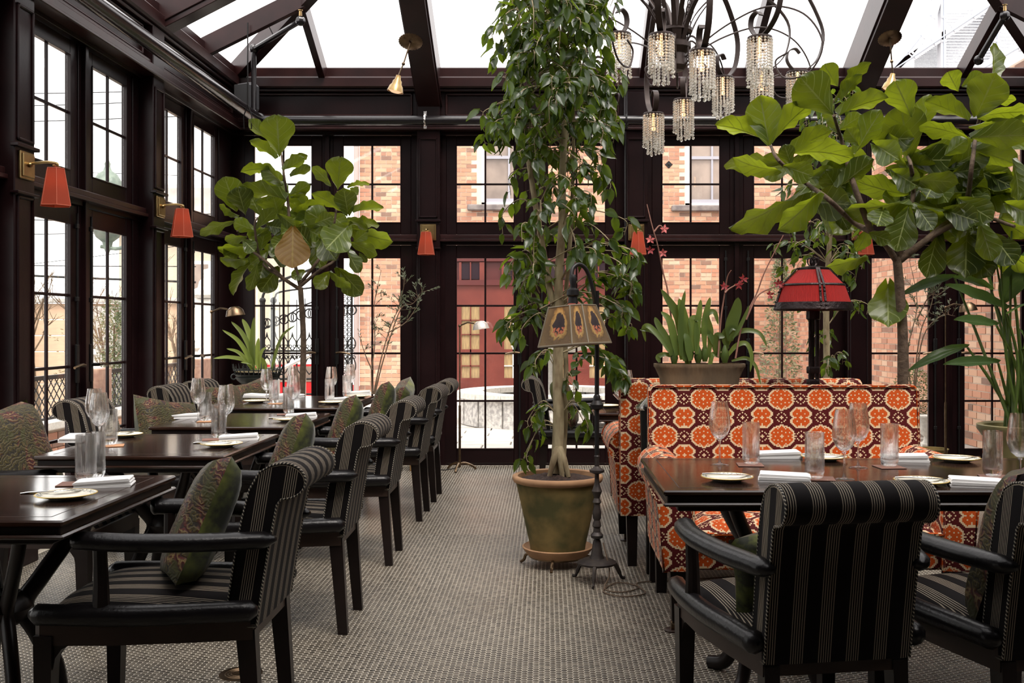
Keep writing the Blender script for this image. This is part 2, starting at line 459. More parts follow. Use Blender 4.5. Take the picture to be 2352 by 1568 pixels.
# the other two walls are panelled
for nm, a, b in (('wall_right', (XR, YF, 0), (XR+.14, W+.06, 3.66)), ('wall_front', (XL-.1, YF-.14, 0), (XR+.1, YF, 3.66))):
    S(MB().span(a, b).build(nm, PAINT))
YR = 1.2; g = MB().add([(XL, YR, 3.5), (XR, YR, 3.5), (XC, YR, 3.66+.5*(XC-XL)), (XL, YR-.1, 3.5), (XR, YR-.1, 3.5), (XC, YR-.1, 3.66+.5*(XC-XL))],
             [(0, 1, 2), (3, 5, 4), (0, 3, 4, 1), (1, 4, 5, 2), (2, 5, 3, 0)])
S(g.build('wall_gable', PAINT)); S(MB().span((XL-.1, YF-.1, 3.5), (XR+.1, YR-.1, 3.62)).build('ceiling_front', PAINT))
pt = MB()
for k in range(6):
    y = -2.2+k*2.0
    for q in (((XR-.02, y, .3), (XR, y+.02, 2.9)), ((XR-.02, y+1.5, .3), (XR, y+1.52, 2.9)), ((XR-.02, y, .3), (XR, y+1.5, .32)), ((XR-.02, y, 2.88), (XR, y+1.5, 2.9))): pt.span(*q)
S(pt.build('trim_right_panels', PAINT))

# ------------------------------------------------------------------ hipped glass roof
ceil = empty('ceiling'); S(ceil)
SL = .5; ZE = 3.50; DP = .155
def zt(t): return ZE+SL*t
run = XC-XL
def rafter(p0, p1, wd=.06, dp=DP, nm='rafter', m=PAINTR):
    """underside goes from p0 to p1; section hangs upwards by dp"""
    p0, p1 = Vector(p0), Vector(p1); d = (p1-p0).normalized(); sd = d.cross(Vector((0, 0, 1))).normalized(); u = sd.cross(d)
    b = MB().beam(p0+u*dp/2, p1+u*dp/2, wd, dp, ch=.004)
    if wd > .15:
        for s_ in (-1, 1):
            b.beam(p0+u*.05+sd*s_*(wd/2), p1+u*.05+sd*s_*(wd/2), .03, .02, ch=.004)
    return b.build(nm, m, ceil)
xr = [XC+k*.975 for k in range(-3, 4)]
for k, x in enumerate(xr):
    t = min(x-XL, XR-x)
    pr = abs(abs(x-XC)-1.95) < .1
    if pr: rafter((x, W-.02, ZE-.24), (x, W-t, zt(t)-.22), .20, .38, 'principal_rafter')
    else: rafter((x, W+.02, ZE-.01), (x, W-t, zt(t)))
yr = []
y = W-.87
k = 0
YR = 1.2
while y > YR:
    yr.append(y); k += 1; y -= .93
for side in (0, 1):
    for k, y in enumerate(yr):
        t = min(W-y, run); x0 = XL if side == 0 else XR; s_ = 1 if side == 0 else -1
        pr = (k % 2 == 1)
        if pr: rafter((x0+s_*.02, y, ZE-.06), (x0+s_*t, y, zt(t)-.04), .16, .21, 'principal_rafter')
        else: rafter((x0-s_*.02, y, ZE-.01), (x0+s_*t, y, zt(t)))
apex = (XC, W-run, zt(run))
rafter((XL, W, ZE), apex, .09, .17, 'hip_rafter'); rafter((XR, W, ZE), apex, .09, .17, 'hip_rafter')
rafter((XC, YR, zt(run)-.02), (XC, W-run, zt(run)-.02), .1, .2, 'ridge_beam')
cb = MB().span((XL-.08, W-.03, 3.52), (XR+.08, W+.12, 3.655), .01).span((XL-.1, YF, 3.52), (XL+.04, W+.1, 3.655), .01).span((XR-.04, YF, 3.52), (XR+.1, W+.1, 3.655), .01)
cb.build('roof_curb', PAINTR, ceil)
def gp(pts, nm='roof_pane'):
    o = Vector((0, 0, .006)); v = [Vector(p)+Vector((0, 0, .157)) for p in pts]; m = len(v)
    MB().add(v+[q+o for q in v], [tuple(range(m)), tuple(range(m, 2*m))[::-1]]+[(i, (i+1) % m, m+(i+1) % m, m+i) for i in range(m)]).build(nm, ROOFG, ceil, 0)
xs = [XL]+xr+[XR]
for a, b in zip(xs[:-1], xs[1:]):
    ta, tb = min(a-XL, XR-a), min(b-XL, XR-b)
    pts = [(a, W, ZE), (b, W, ZE), (b, W-tb, zt(tb)), (a, W-ta, zt(ta))]
    gp([p for i, p in enumerate(pts) if i == 0 or (Vector(p)-Vector(pts[i-1])).length > .01][:4])
ys = [W]+yr+[YR]
for s_, x0 in ((1, XL), (-1, XR)):
    for a, b in zip(ys[:-1], ys[1:]):
        ta, tb = min(W-a, run), min(W-b, run)
        pts = [(x0, a, ZE), (x0, b, ZE), (x0+s_*tb, b, zt(tb))]
        if ta > .01: pts.append((x0+s_*ta, a, zt(ta)))
        gp(pts)
for px_ in (1213,):
    pass
# service pipe that runs round the room, with its hangers
def pipe(pts, r, name, label, par=None, m=PIPE):
    o = MB().tube(pts, r, 14).build(name, m, par)
    return tag(o, label, 'pipe') if par is None else o
pp = empty('heating_pipe', (0, 0, 0), 0, 'long thick black pipe running round the left and back walls under the cornice', 'pipe')
zp = 3.11; xp = -2.56; yp = 8.93
MB().tube([(xp, YF+.05, zp), (xp, 5.05, zp)], .072, 14).build('pipe_length', PIPE, pp)
MB().tube([(xp, 5.3, zp), (xp, yp, zp)], .052, 14).build('pipe_length', PIPE, pp)
MB().tube([(xp, yp, zp), (XR-.02, yp, zp)], .043, 14).build('pipe_length', PIPE, pp)
MB().lathe([(.072, -.16), (.085, -.15), (.085, -.07), (.066, 0), (.064, .1), (.07, .11), (.07, .15), (.052, .16)], (xp, 5.16, zp), 18, M=Matrix.Rotation(-math.pi/2, 3, 'X')).build('reducer', PIPE, pp)
MB().ball((xp, yp, zp), .07, 10).build('elbow', PIPE, pp)
for x in (-1.085, .70, 2.32, 3.3):
    if x in PB or True:
        c = MB().torus((x, yp, zp), .05, .009, Matrix.Rotation(math.pi/2, 3, 'Y'), 18, 6)
        c.box((x, yp, zp+.06), (.03, .02, .045), ch=.004).box((x, yp, zp-.06), (.03, .02, .03), ch=.004)
        c.build('clamp', CHROME if x < 0 else IRON, pp)
def riser(pts, label, r=.022, elb=()):
    e = empty('sprinkler_pipe', (0, 0, 0), 0, label, 'pipe')
    MB().tube(pts, r, 10).build('pipe_length', PIPE, e)
    for q in elb: MB().ball(q, r*1.75, 8).build('elbow', PIPE, e)
    return e
a = P(583, 262, 8.85); b = P(583, 112, 8.85); c = P(690, 48, 8.3)
e = riser([a, b, c], 'black sprinkler pipe rising from the back corner then bending up towards the hip rafter', .024, (a, b, c))
MB().lathe([(.006, 0), (.014, .01), (.012, .05), (.02, .055), (.02, .06), (.0, .062)], c+Vector((0, 0, .03)), 10).build('sprinkler_head', BRASS, e)
MB().beam(b.lerp(c, .45), b.lerp(c, .45)+Vector((-.06, 0, .12)), .008, .008).build('hanger_rod', IRON, e)
a = P(1888+360, 138, 8.5); c = P(2308, 36, 8.2)
e = riser([a, c], 'short sloping black sprinkler pipe under the right end of the glass roof', .024, (a, c))
MB().lathe([(.006, 0), (.014, .01), (.012, .05), (.02, .055), (.02, .06), (.0, .062)], c+Vector((0, 0, .03)), 10).build('sprinkler_head', BRASS, e)
a = P(1437, 286, 8.93); b = P(1437, 100, 8.93)
e = riser([a, (a.x, a.y, 3.62)], 'thin vertical grey pipe standing on the back pipe behind the chandelier', .018, (a,))
a = P(1437, 286, 9.1)
MB().tube([(a.x, 9.12, 3.05), (a.x, 9.12, 1.0)], .008, 6).build('hanger_rod', IRON, e)
# hanger rod and wall box in the back corner
hr = empty('pipe_hanger', (0, 0, 0), 0, 'thin rod and stirrup holding up the wall pipe near the back corner', 'hanger')
a = P(569, 52, 8.3); b = P(569, 240, 8.3)
MB().cyl(a, b, .006, n=6).build('rod', IRON, hr); MB().tube([b, b+Vector((-.035, 0, -.1)), b+Vector((-.03, 0, -.2)), b+Vector((.03, 0, -.2)), b+Vector((.035, 0, -.1)), b], .005, 5).build('stirrup', IRON, hr)
sp = empty('loudspeaker', P(568, 226, 9.0), R(-25), 'grey box loudspeaker mounted high in the back corner', 'speaker')
MB().box((0, 0, 0), (.2, .14, .26), ch=.03).build('cabinet', mat('speaker_grey', (.05, .05, .055), .5), sp)
MB().box((0, -.072, 0), (.17, .008, .23), ch=.003).build('grille', mat('speaker_grille', (.03, .03, .032), .8), sp)
# ------------------------------------------------------------------ fabrics
def uvxy(nt):
    sp_ = N(nt, 'ShaderNodeSeparateXYZ'); nt.links.new(N(nt, 'ShaderNodeUVMap').outputs[0], sp_.inputs[0]); return sp_.outputs[0], sp_.outputs[1]
def stripes(name, off=0.0):
    """black cloth woven with groups of six fine cream lines, pitch 77 mm, along UV u in metres"""
    m, nt, bs = newmat(name); u, v = uvxy(nt)
    g = math_(nt, 'FRACT', math_(nt, 'DIVIDE', math_(nt, 'ADD', u, 10*.077+off), .077))
    inb = math_(nt, 'MULTIPLY', math_(nt, 'GREATER_THAN', g, .25), math_(nt, 'LESS_THAN', g, .75))
    l = math_(nt, 'FRACT', math_(nt, 'MULTIPLY', math_(nt, 'SUBTRACT', g, .25), 12))
    ln = math_(nt, 'MULTIPLY', inb, math_(nt, 'LESS_THAN', math_(nt, 'ABSOLUTE', math_(nt, 'SUBTRACT', l, .5)), .15))
    c = mix(nt, ln, mix(nt, math_(nt, 'MULTIPLY', inb, .55), (.006, .0045, .0045), (.014, .011, .010)), (.30, .25, .19)); nt.links.new(c, bs.inputs['Base Color'])
    bs.inputs['Roughness'].default_value = .8; bs.inputs['Sheen Weight'].default_value = .02; bs.inputs['Specular IOR Level'].default_value = .1
    return m
STRIPE = stripes('black_cloth_with_cream_stripes')
ROPE, nt, bs = newmat('black_and_cream_rope_piping')
u, v = uvxy(nt)
ln = math_(nt, 'LESS_THAN', math_(nt, 'FRACT', math_(nt, 'ADD', math_(nt, 'MULTIPLY', v, 95), u)), .36)
nt.links.new(mix(nt, ln, (.012, .01, .01), (.42, .37, .29)), bs.inputs['Base Color']); bs.inputs['Roughness'].default_value = .8
def brocade(name):
    m, nt, bs = newmat(name); tc = N(nt, 'ShaderNodeTexCoord').outputs['Object']
    n1 = noise(nt, 8, 2, tc, 1.6)
    w_ = N(nt, 'ShaderNodeTexWave', wave_type='RINGS', rings_direction='SPHERICAL'); w_.inputs['Scale'].default_value = 20; w_.inputs['Distortion'].default_value = 13; w_.inputs['Detail'].default_value = 2; w_.inputs['Detail Scale'].default_value = 1.5
    nt.links.new(tc, w_.inputs['Vector'])
    a = ramp(nt, w_.outputs['Fac'], [(0, (.010, .007, .004)), (.42, (.035, .028, .008)), (.62, (.12, .088, .025)), (.8, (.03, .024, .007))])
    b = ramp(nt, w_.outputs['Fac'], [(0, (.02, .008, .006)), (.5, (.09, .008, .006)), (.75, (.03, .008, .005)), (1, (.18, .12, .05))])
    c = mix(nt, ramp(nt, n1, [(.48, (0,)*3), (.58, (1,)*3)]), a, b)
    c = mix(nt, ramp(nt, noise(nt, 14, 2, tc, 1), [(.55, (0,)*3), (.62, (1,)*3)]), c, (.038, .036, .009))
    nt.links.new(c, bs.inputs['Base Color']); bs.inputs['Roughness'].default_value = .55; bs.inputs['Sheen Weight'].default_value = .05; bs.inputs['Specular IOR Level'].default_value = .25
    bump(nt, bs, w_.outputs['Fac'], .35, .004); return m
BROC = brocade('paisley_brocade')
VELV = mat('olive_green_velvet', (.12, .135, .020), .6, c2=(.012, .014, .004), sc_=10, sheen=.2, spec=.2, lo=.4, hi=.62)

# woven flower-tile velvet: exact 16 x 16 quarter of the repeat, one constant ramp for each row
def motif():
    rows = []
    for ay in range(16):
        r_ = []
        for ax in range(16):
            bx, by = 15-ax, 15-ay; ch = 'D'
            # large medallion A
            ea = {0: 8, 1: 7, 2: 8, 3: 8, 4: 7, 5: 6, 6: 5, 7: 3, 8: 0}.get(ay, -1)
            if ay == 6 and ax == 3: ea = 2
            if ay == 7 and ax == 2: ea = 1
            ca = {0: 10, 1: 9, 2: 10, 3: 9, 4: 9, 5: 8, 6: 7, 7: 6, 8: 4, 9: 1}.get(ay, -1)
            if ax <= ca: ch = 'C'
            if ax <= ea: ch = 'O'
            if (ax, ay) in ((0, 0), (1, 0), (0, 1), (5, 0), (0, 4), (3, 3), (3, 2), (6, 3)): ch = 'C' if (ax, ay) not in ((3, 2),) else 'O'
            # four-lobed medallion B
            eb = {0: 4, 1: 5, 2: 6, 3: 6, 4: 6, 5: 5, 6: 4, 7: 3}.get(by, -1)
            cb_ = {0: 6, 1: 7, 2: 8, 3: 8, 4: 8, 5: 7, 6: 6, 7: 5, 8: 4}.get(by, -1)
            if bx <= cb_: ch = 'C'
            if bx <= eb and not (by >= 5 and bx <= 0) and not (by == 7 and bx < 3): ch = 'O'
            if (bx, by) in ((0, 0), (1, 0), (0, 1), (3, 3)): ch = 'C'
            if by == 0 and bx in (4,): ch = 'C'
            # stars in the brown ground
            for (cx, cy) in ((15, 0), (0, 15)):
                dx_, dy_ = abs(ax-cx), abs(ay-cy)
                if ch == 'D' and (dx_+dy_ <= 1 or (dx_, dy_) in ((3, 2), (0, 4), (2, 3), (4, 0))): ch = 'C'
            r_.append(ch)
        rows.append(''.join(r_))
    return rows
def sofa_cloth(name, cell=.0062):
    m, nt, bs = newmat(name); u, v = uvxy(nt)
    COLR = {'O': (.42, .060, .005), 'C': (.56, .42, .26), 'D': (.060, .0026, .003)}
    def quarter(t, cl, off):
        a = math_(nt, 'FLOOR', math_(nt, 'MODULO', math_(nt, 'ADD', math_(nt, 'DIVIDE', t, cl), 30*40+off), 30))
        return math_(nt, 'ABSOLUTE', math_(nt, 'SUBTRACT', a, 15))     # 15..0..14
    ax = math_(nt, 'DIVIDE', math_(nt, 'ADD', quarter(u, cell, 1.8), .5), 16)
    ay = quarter(v, .0059, 7); col = None
    for k, row in enumerate(motif()):
        st = [(0, COLR[row[0]])]
        for i in range(1, 16):
            if row[i] != row[i-1]: st.append((i/16, COLR[row[i]]))
        rc = ramp(nt, ax, st, True)
        col = rc if col is None else mix(nt, math_(nt, 'GREATER_THAN', ay, k-.5), col, rc)
    nt.links.new(col, bs.inputs['Base Color']); bs.inputs['Roughness'].default_value = .75; bs.inputs['Sheen Weight'].default_value = .08; bs.inputs['Specular IOR Level'].default_value = .12
    bump(nt, bs, noise(nt, 260, 2, N(nt, 'ShaderNodeUVMap').outputs[0]), .25, .002)
    return m
SOFA = sofa_cloth('orange_and_maroon_flower_velvet')

# ------------------------------------------------------------------ armchair (faces +Y, origin on the floor under the seat)
def arc2(cx, cy, r, a0, a1, n):
    return [(cx+r*math.cos(R(a0+(a1-a0)*i/n)), cy+r*math.sin(R(a0+(a1-a0)*i/n))) for i in range(n+1)]
def make_chair():
    e = empty('armchair', (0, 0, 0)); e['category'] = 'chair'
    prof = [(-.305, .405), (-.322, .52), (-.345, .66), (-.366, .765), (-.378, .781)]
    prof += [(-.385+.066*math.cos(R(-95-15*i)), .835+.053*math.sin(R(-95-15*i))) for i in range(1, 13)]
    prof += [(-.350, .882), (-.315, .862), (-.285, .81), (-.262, .72), (-.24, .60), (-.222, .48), (-.215, .405)]
    hw = .203
    b = MB()
    # slightly rounded ends: three sections
    def sect(k, x):
        c = Vector((-.31, .65)); return [tuple(c+(Vector(q)-c)*k) for q in prof]
    n_ = len(prof); L = [0]
    for i in range(n_): L.append(L[-1]+math.dist(prof[i], prof[(i+1) % n_]))
    xs_ = [(-hw, .955), (-hw+.006, .99), (-hw+.02, 1.0)]+[(-hw+.02+(2*hw-.04)*k/6, 1) for k in range(1, 6)]+[(hw-.02, 1.0), (hw-.006, .99), (hw, .955)]
    v = []; uv = []
    for x, k in xs_:
        s_ = sect(k, x)
        for i in range(n_+1): v.append((x, s_[i % n_][0], s_[i % n_][1])); uv.append((x, L[i]))
    m_2 = n_+1
    f = [(j*m_2+i, j*m_2+i+1, (j+1)*m_2+i+1, (j+1)*m_2+i) for j in range(len(xs_)-1) for i in range(n_)]
    b.add(v, f, uv)
    for x in (-hw, hw):
        s_ = sect(.955, x); b.add([(x, q[0], q[1]) for q in s_], [tuple(range(n_))], [(q[0]+.26+.16*(q[1]-.405)+.0385, q[1]) for q in s_])
    b.build('backrest', STRIPE, e, 50)
    for x in (-hw, hw):
        s_ = sect(.985, x)
        MB().tube([(x*.995, q[0], q[1]) for q in s_], .0031, 5, close=True).build('piping', ROPE, e)
    # seat
    def seat(u, v_):
        y = -.225+v_*.53; wd = .205+.055*min(1, v_*1.6); x = (u*2-1)*wd
        ex = max(0, 1-abs(u*2-1)**4); ey = 1-(2*v_-1)**6 if v_ > .5 else 1
        return Vector((x, y, .435+.062*(ex*ey)**.5+.012*math.cos((u-.5)*2.6)*math.sin(v_*3)))
    sb = MB().grid(seat, 16, 14, lambda u, v_: ((u*2-1)*(.205+.055*min(1, v_*1.6)), v_*.53))
    sb.add([(-.205, -.225, .43), (.205, -.225, .43), (.26, .305, .43), (-.26, .305, .43)], [(0, 1, 2, 3)])
    sb.build('seat', STRIPE, e, 60)
    # apron
    pl = [(-.205, -.30), (-.235, -.12), (-.262, .1), (-.262, .30), (-.235, .325), (.235, .325), (.262, .30), (.262, .1), (.235, -.12), (.205, -.30)]
    ap = MB().prism([(x*.985, y*.985) for x, y in pl], 2, .372, .436); ap.build('apron', BROWNW, e)
    # padded leather side rails and arms
    for s_ in (-1, 1):
        pts = spline([(s_*.218, -.315, .462), (s_*.236, -.2, .462), (s_*.262, .0, .460), (s_*.268, .2, .462), (s_*.255, .322, .462)], 5)
        n2 = len(pts); MB().tube(pts, [.012]+[.031]*(n2-2)+[.014], 10).build('padded_rail', LEATH, e, 80)
        pts = spline([(s_*.200, -.365, .664), (s_*.222, -.30, .664), (s_*.262, -.15, .666), (s_*.285, .02, .670), (s_*.275, .15, .674), (s_*.262, .185, .672)], 5)
        n2 = len(pts)
        MB().tube(pts, [.008, .014, .020, .024]+[.026]*3+[.027]*(n2-9)+[.024, .012], 10, flat=1.25).build('arm', LEATH, e, 80)
        MB().tube([(s_*.262, .118, .48), (s_*.262, .118, .55), (s_*.266, .120, .655)], [.024, .021, .019], 10).build('arm_post', WOODL, e)
        # front leg with a shaped bracket, rear leg
        fl_ = MB(); x = s_*.236; y = .285
        fl_.add([(x+a*.027, y+b*.027, .40) for a, b in ((-1,-1),(1,-1),(1,1),(-1,1))]+[(x+a*.019, y+.004+b*.019, 0) for a, b in ((-1,-1),(1,-1),(1,1),(-1,1))],
                [(0,1,2,3), (7,6,5,4), (0,4,5,1), (1,5,6,2), (2,6,7,3), (3,7,4,0)])
        q = [(y-.026, .375), (y-.026, .30), (y-.032, .335), (y-.05, .36), (y-.075, .373)]
        fl_.prism(q, 0, x-.018, x+.018)
        fl_.build('front_leg', WOODL, e)
        x = s_*.178; rl = MB()
        rl.add([(x+a*.021, -.272+b*.028, .40) for a, b in ((-1,-1),(1,-1),(1,1),(-1,1))]+[(x+s_*.004+a*.017, -.302+b*.020, 0) for a, b in ((-1,-1),(1,-1),(1,1),(-1,1))],
                [(0,1,2,3), (7,6,5,4), (0,4,5,1), (1,5,6,2), (2,6,7,3), (3,7,4,0)])
        rl.build('rear_leg', WOODL, e)
    return e
chair = make_chair()
def seat_chair(x, y, rz, label, grp): put(chair, (x, y, 0), rz, label, grp)
GR, GL, GB, GN = 'armchairs along the aisle side of the left tables', 'armchairs along the window side of the left tables', 'armchairs beyond the settees', 'armchairs at the near right table'
seat_chair(-1.150, 3.12, R(90), 'striped black armchair nearest the viewer, facing the front left table, green cushion on its seat', GR)
seat_chair(-1.155, 4.37, R(91), 'second striped black armchair down the aisle, behind the nearest one', GR)
seat_chair(-1.150, 5.58, R(90), 'middle striped black armchair of the five along the aisle', GR)
seat_chair(-1.140, 6.81, R(89), 'fourth striped black armchair down the aisle, before the last one', GR)
seat_chair(-1.130, 7.53, R(90), 'farthest striped black armchair along the aisle, near the pilaster with the orange sconce', GR)
seat_chair(-2.19, 4.37, R(-90), 'striped armchair with green paisley cushion at the left edge beside the windows', GL)
seat_chair(-2.20, 5.58, R(-90), 'striped armchair under the left windows with a red paisley cushion, behind two wine glasses', GL)
seat_chair(-2.20, 6.86, R(-88), 'striped armchair by the second left window, roll back turned to the wall', GL)
seat_chair(-2.20, 7.46, R(-90), 'striped armchair in the back left corner beside the iron urn', GL)
seat_chair(.25, 7.95, R(-90), 'striped armchair behind the ficus trunk, side on to the glass doors', GB)
seat_chair(1.30, 7.12, R(180), 'striped armchair beyond the settees, only its roll top showing behind the red lamp', GB)
seat_chair(.712, 2.93, R(9), 'striped black armchair seen from behind at the right table', GN)
seat_chair(1.336, 2.966, R(10), 'striped black armchair at the right edge with a dark fringed cushion', GN)

# ------------------------------------------------------------------ cushions
def make_cushion(sz=.42, th=.075):
    e = empty('cushion', (0, 0, 0)); e['category'] = 'cushion'
    for s_, m, nm in ((1, BROC, 'brocade_face'), (-1, VELV, 'velvet_face')):
        def fn(u, v):
            a, b = u*2-1, v*2-1
            k = (max(0, 1-a**4)*max(0, 1-b**4))**.5
            pin = 1-.09*(1-abs(a*b))*(max(abs(a), abs(b))**4)
            wr = .004*math.sin(9*a+5*b)*k
            return Vector((a*sz/2*pin, s_*(th*k**.75+wr), sz/2+b*sz/2*pin))
        MB().grid(fn, 14, 14).build(nm, m, e, 180)
    return e
cush = make_cushion()
def cushion(x, y, z, rx, ry, rz, label, grp='brocade cushions on the armchairs', s=1):
    o = put(cush, (x, y, z), 0, label, grp, s=s); o.rotation_euler = Euler((rx, ry, rz), 'XYZ'); return o
cushion(-1.16, 3.12, .475, R(24), R(14), R(112), 'green velvet cushion with dark brocade front propped on the nearest aisle armchair', s=.98)
cushion(-1.21, 4.42, .48, R(20), R(14), R(106), 'green and red paisley cushion on the second aisle armchair')
cushion(-1.20, 5.60, .48, R(18), R(12), R(103), 'olive brocade cushion on the middle aisle armchair')
cushion(-1.19, 6.82, .48, R(16), R(14), R(100), 'green velvet cushion on the fourth aisle armchair')
cushion(-1.18, 7.50, .48, R(20), R(-8), R(92), 'small dark brocade cushion on the farthest aisle armchair')
cushion(-2.20, 4.28, .50, R(20), R(6), R(-100), 'yellow green paisley cushion at the left edge of the room', s=1.1)
cushion(-2.10, 5.62, .48, R(20), R(-10), R(-120), 'red and gold paisley cushion behind the wine glasses on the left')
cushion(-2.14, 6.90, .48, R(18), R(0), R(-100), 'green brocade cushion on the armchair at the second left window')
cushion(-2.10, 7.50, .48, R(20), R(8), R(-115), 'brown brocade cushion beside the iron urn')
cushion(.20, 7.93, .48, R(18), R(0), R(-95), 'dark brocade cushion on the armchair behind the ficus trunk')
cushion(.655, 2.86, .475, R(14), R(-12), R(14), 'olive cushion glimpsed on the seat of the armchair seen from behind', s=.62)
bc = cushion(1.315, 2.90, .475, R(16), R(-3), R(46), 'black fringed cushion with paisley edge on the armchair at the right edge', s=1.06)
BV = mat('black_velvet', (.010, .006, .007), .8, spec=.1)
for o in bc.children:
    if o.name.startswith('velvet'): o.material_slots[0].link = 'OBJECT'; o.material_slots[0].material = BV

# ------------------------------------------------------------------ tables
def make_table(L, Wd, label, loc, grp, pedestals=(0,), hz=.76):
    e = empty('dining_table', loc, 0, label, 'table', grp)
    def ringed(k, z0, z1, ch, nm, mt=WOODT):
        b = MB().box((0, 0, (z0+z1)/2), (L-2*k, Wd-2*k, z1-z0), ch=ch); b.build(nm, mt, e)
    ringed(0, hz-.018, hz, .005, 'table_top'); ringed(.012, hz-.042, hz-.018, .003, 'frieze_moulding', WOODL); ringed(-.001, hz-.052, hz-.040, .005, 'edge_moulding'); ringed(.05, hz-.075, hz-.05, .004, 'under_frame', WOODL)
    # inlaid border line on the top
    il = MB(); q = .055
    for a, b in (((-L/2+q, -Wd/2+q), (L/2-q, -Wd/2+q+.003)), ((-L/2+q, Wd/2-q-.003), (L/2-q, Wd/2-q)), ((-L/2+q, -Wd/2+q), (-L/2+q+.003, Wd/2-q)), ((L/2-q-.003, -Wd/2+q), (L/2-q, Wd/2-q))):
        il.span((a[0], a[1], hz-.001), (b[0], b[1], hz+.0004))
    il.build('inlay_line', BROWNW, e)
    for px_ in pedestals:
        MB().lathe([(.05, .36), (.075, .38), (.085, .41), (.075, .44), (.05, .46)], (px_, 0, 0), 16).build('pedestal_collar', WOODL, e)
        for k in range(4):
            a = R(40+90*k) if L < 1 else R(45+90*k); ca, sa = math.cos(a), math.sin(a)
            rz_ = [(.25, .70), (.19, .60), (.11, .49), (.06, .41), (.10, .32), (.15, .2), (.17, .09), (.21, .035), (.27, .02)]
            pts = spline([(px_+r_*ca, r_*sa, z) for r_, z in rz_], 4); n2 = len(pts)
            MB().tube(pts, [.030-.007*abs(i/n2-.4) for i in range(n2)], 8, flat=.75).build('leg', WOODL, e, 60)
    return e
tx = -1.685
GT = 'square tables along the left windows'
make_table(.77, .83, 'dark wood table nearest the viewer at the left edge, laid with one folded napkin', (tx, 3.11, 0), GT)
make_table(.77, .83, 'second dark wood table on the left, two wine glasses at its window side', (tx, 4.46, 0), GT)
make_table(.77, .83, 'third dark wood table on the left, between the second and the last', (tx, 5.63, 0), GT)
make_table(.77, 1.16, 'farthest dark wood table on the left, before the potted fiddle leaf tree', (tx, 7.0, 0), GT)
make_table(2.1, .80, 'long dark wood table in front of the orange settee', (.37+1.05, 3.59, 0), 'tables on the right', (-.62, .62))
make_table(1.3, .76, 'dark wood table behind the ficus trunk beside the far settee', (.30+.65, 6.42, 0), 'tables on the right')
make_table(.8, .8, 'dark table in front of the glass doors next to the far striped armchair', (.95, 8.02, 0), 'tables on the right')

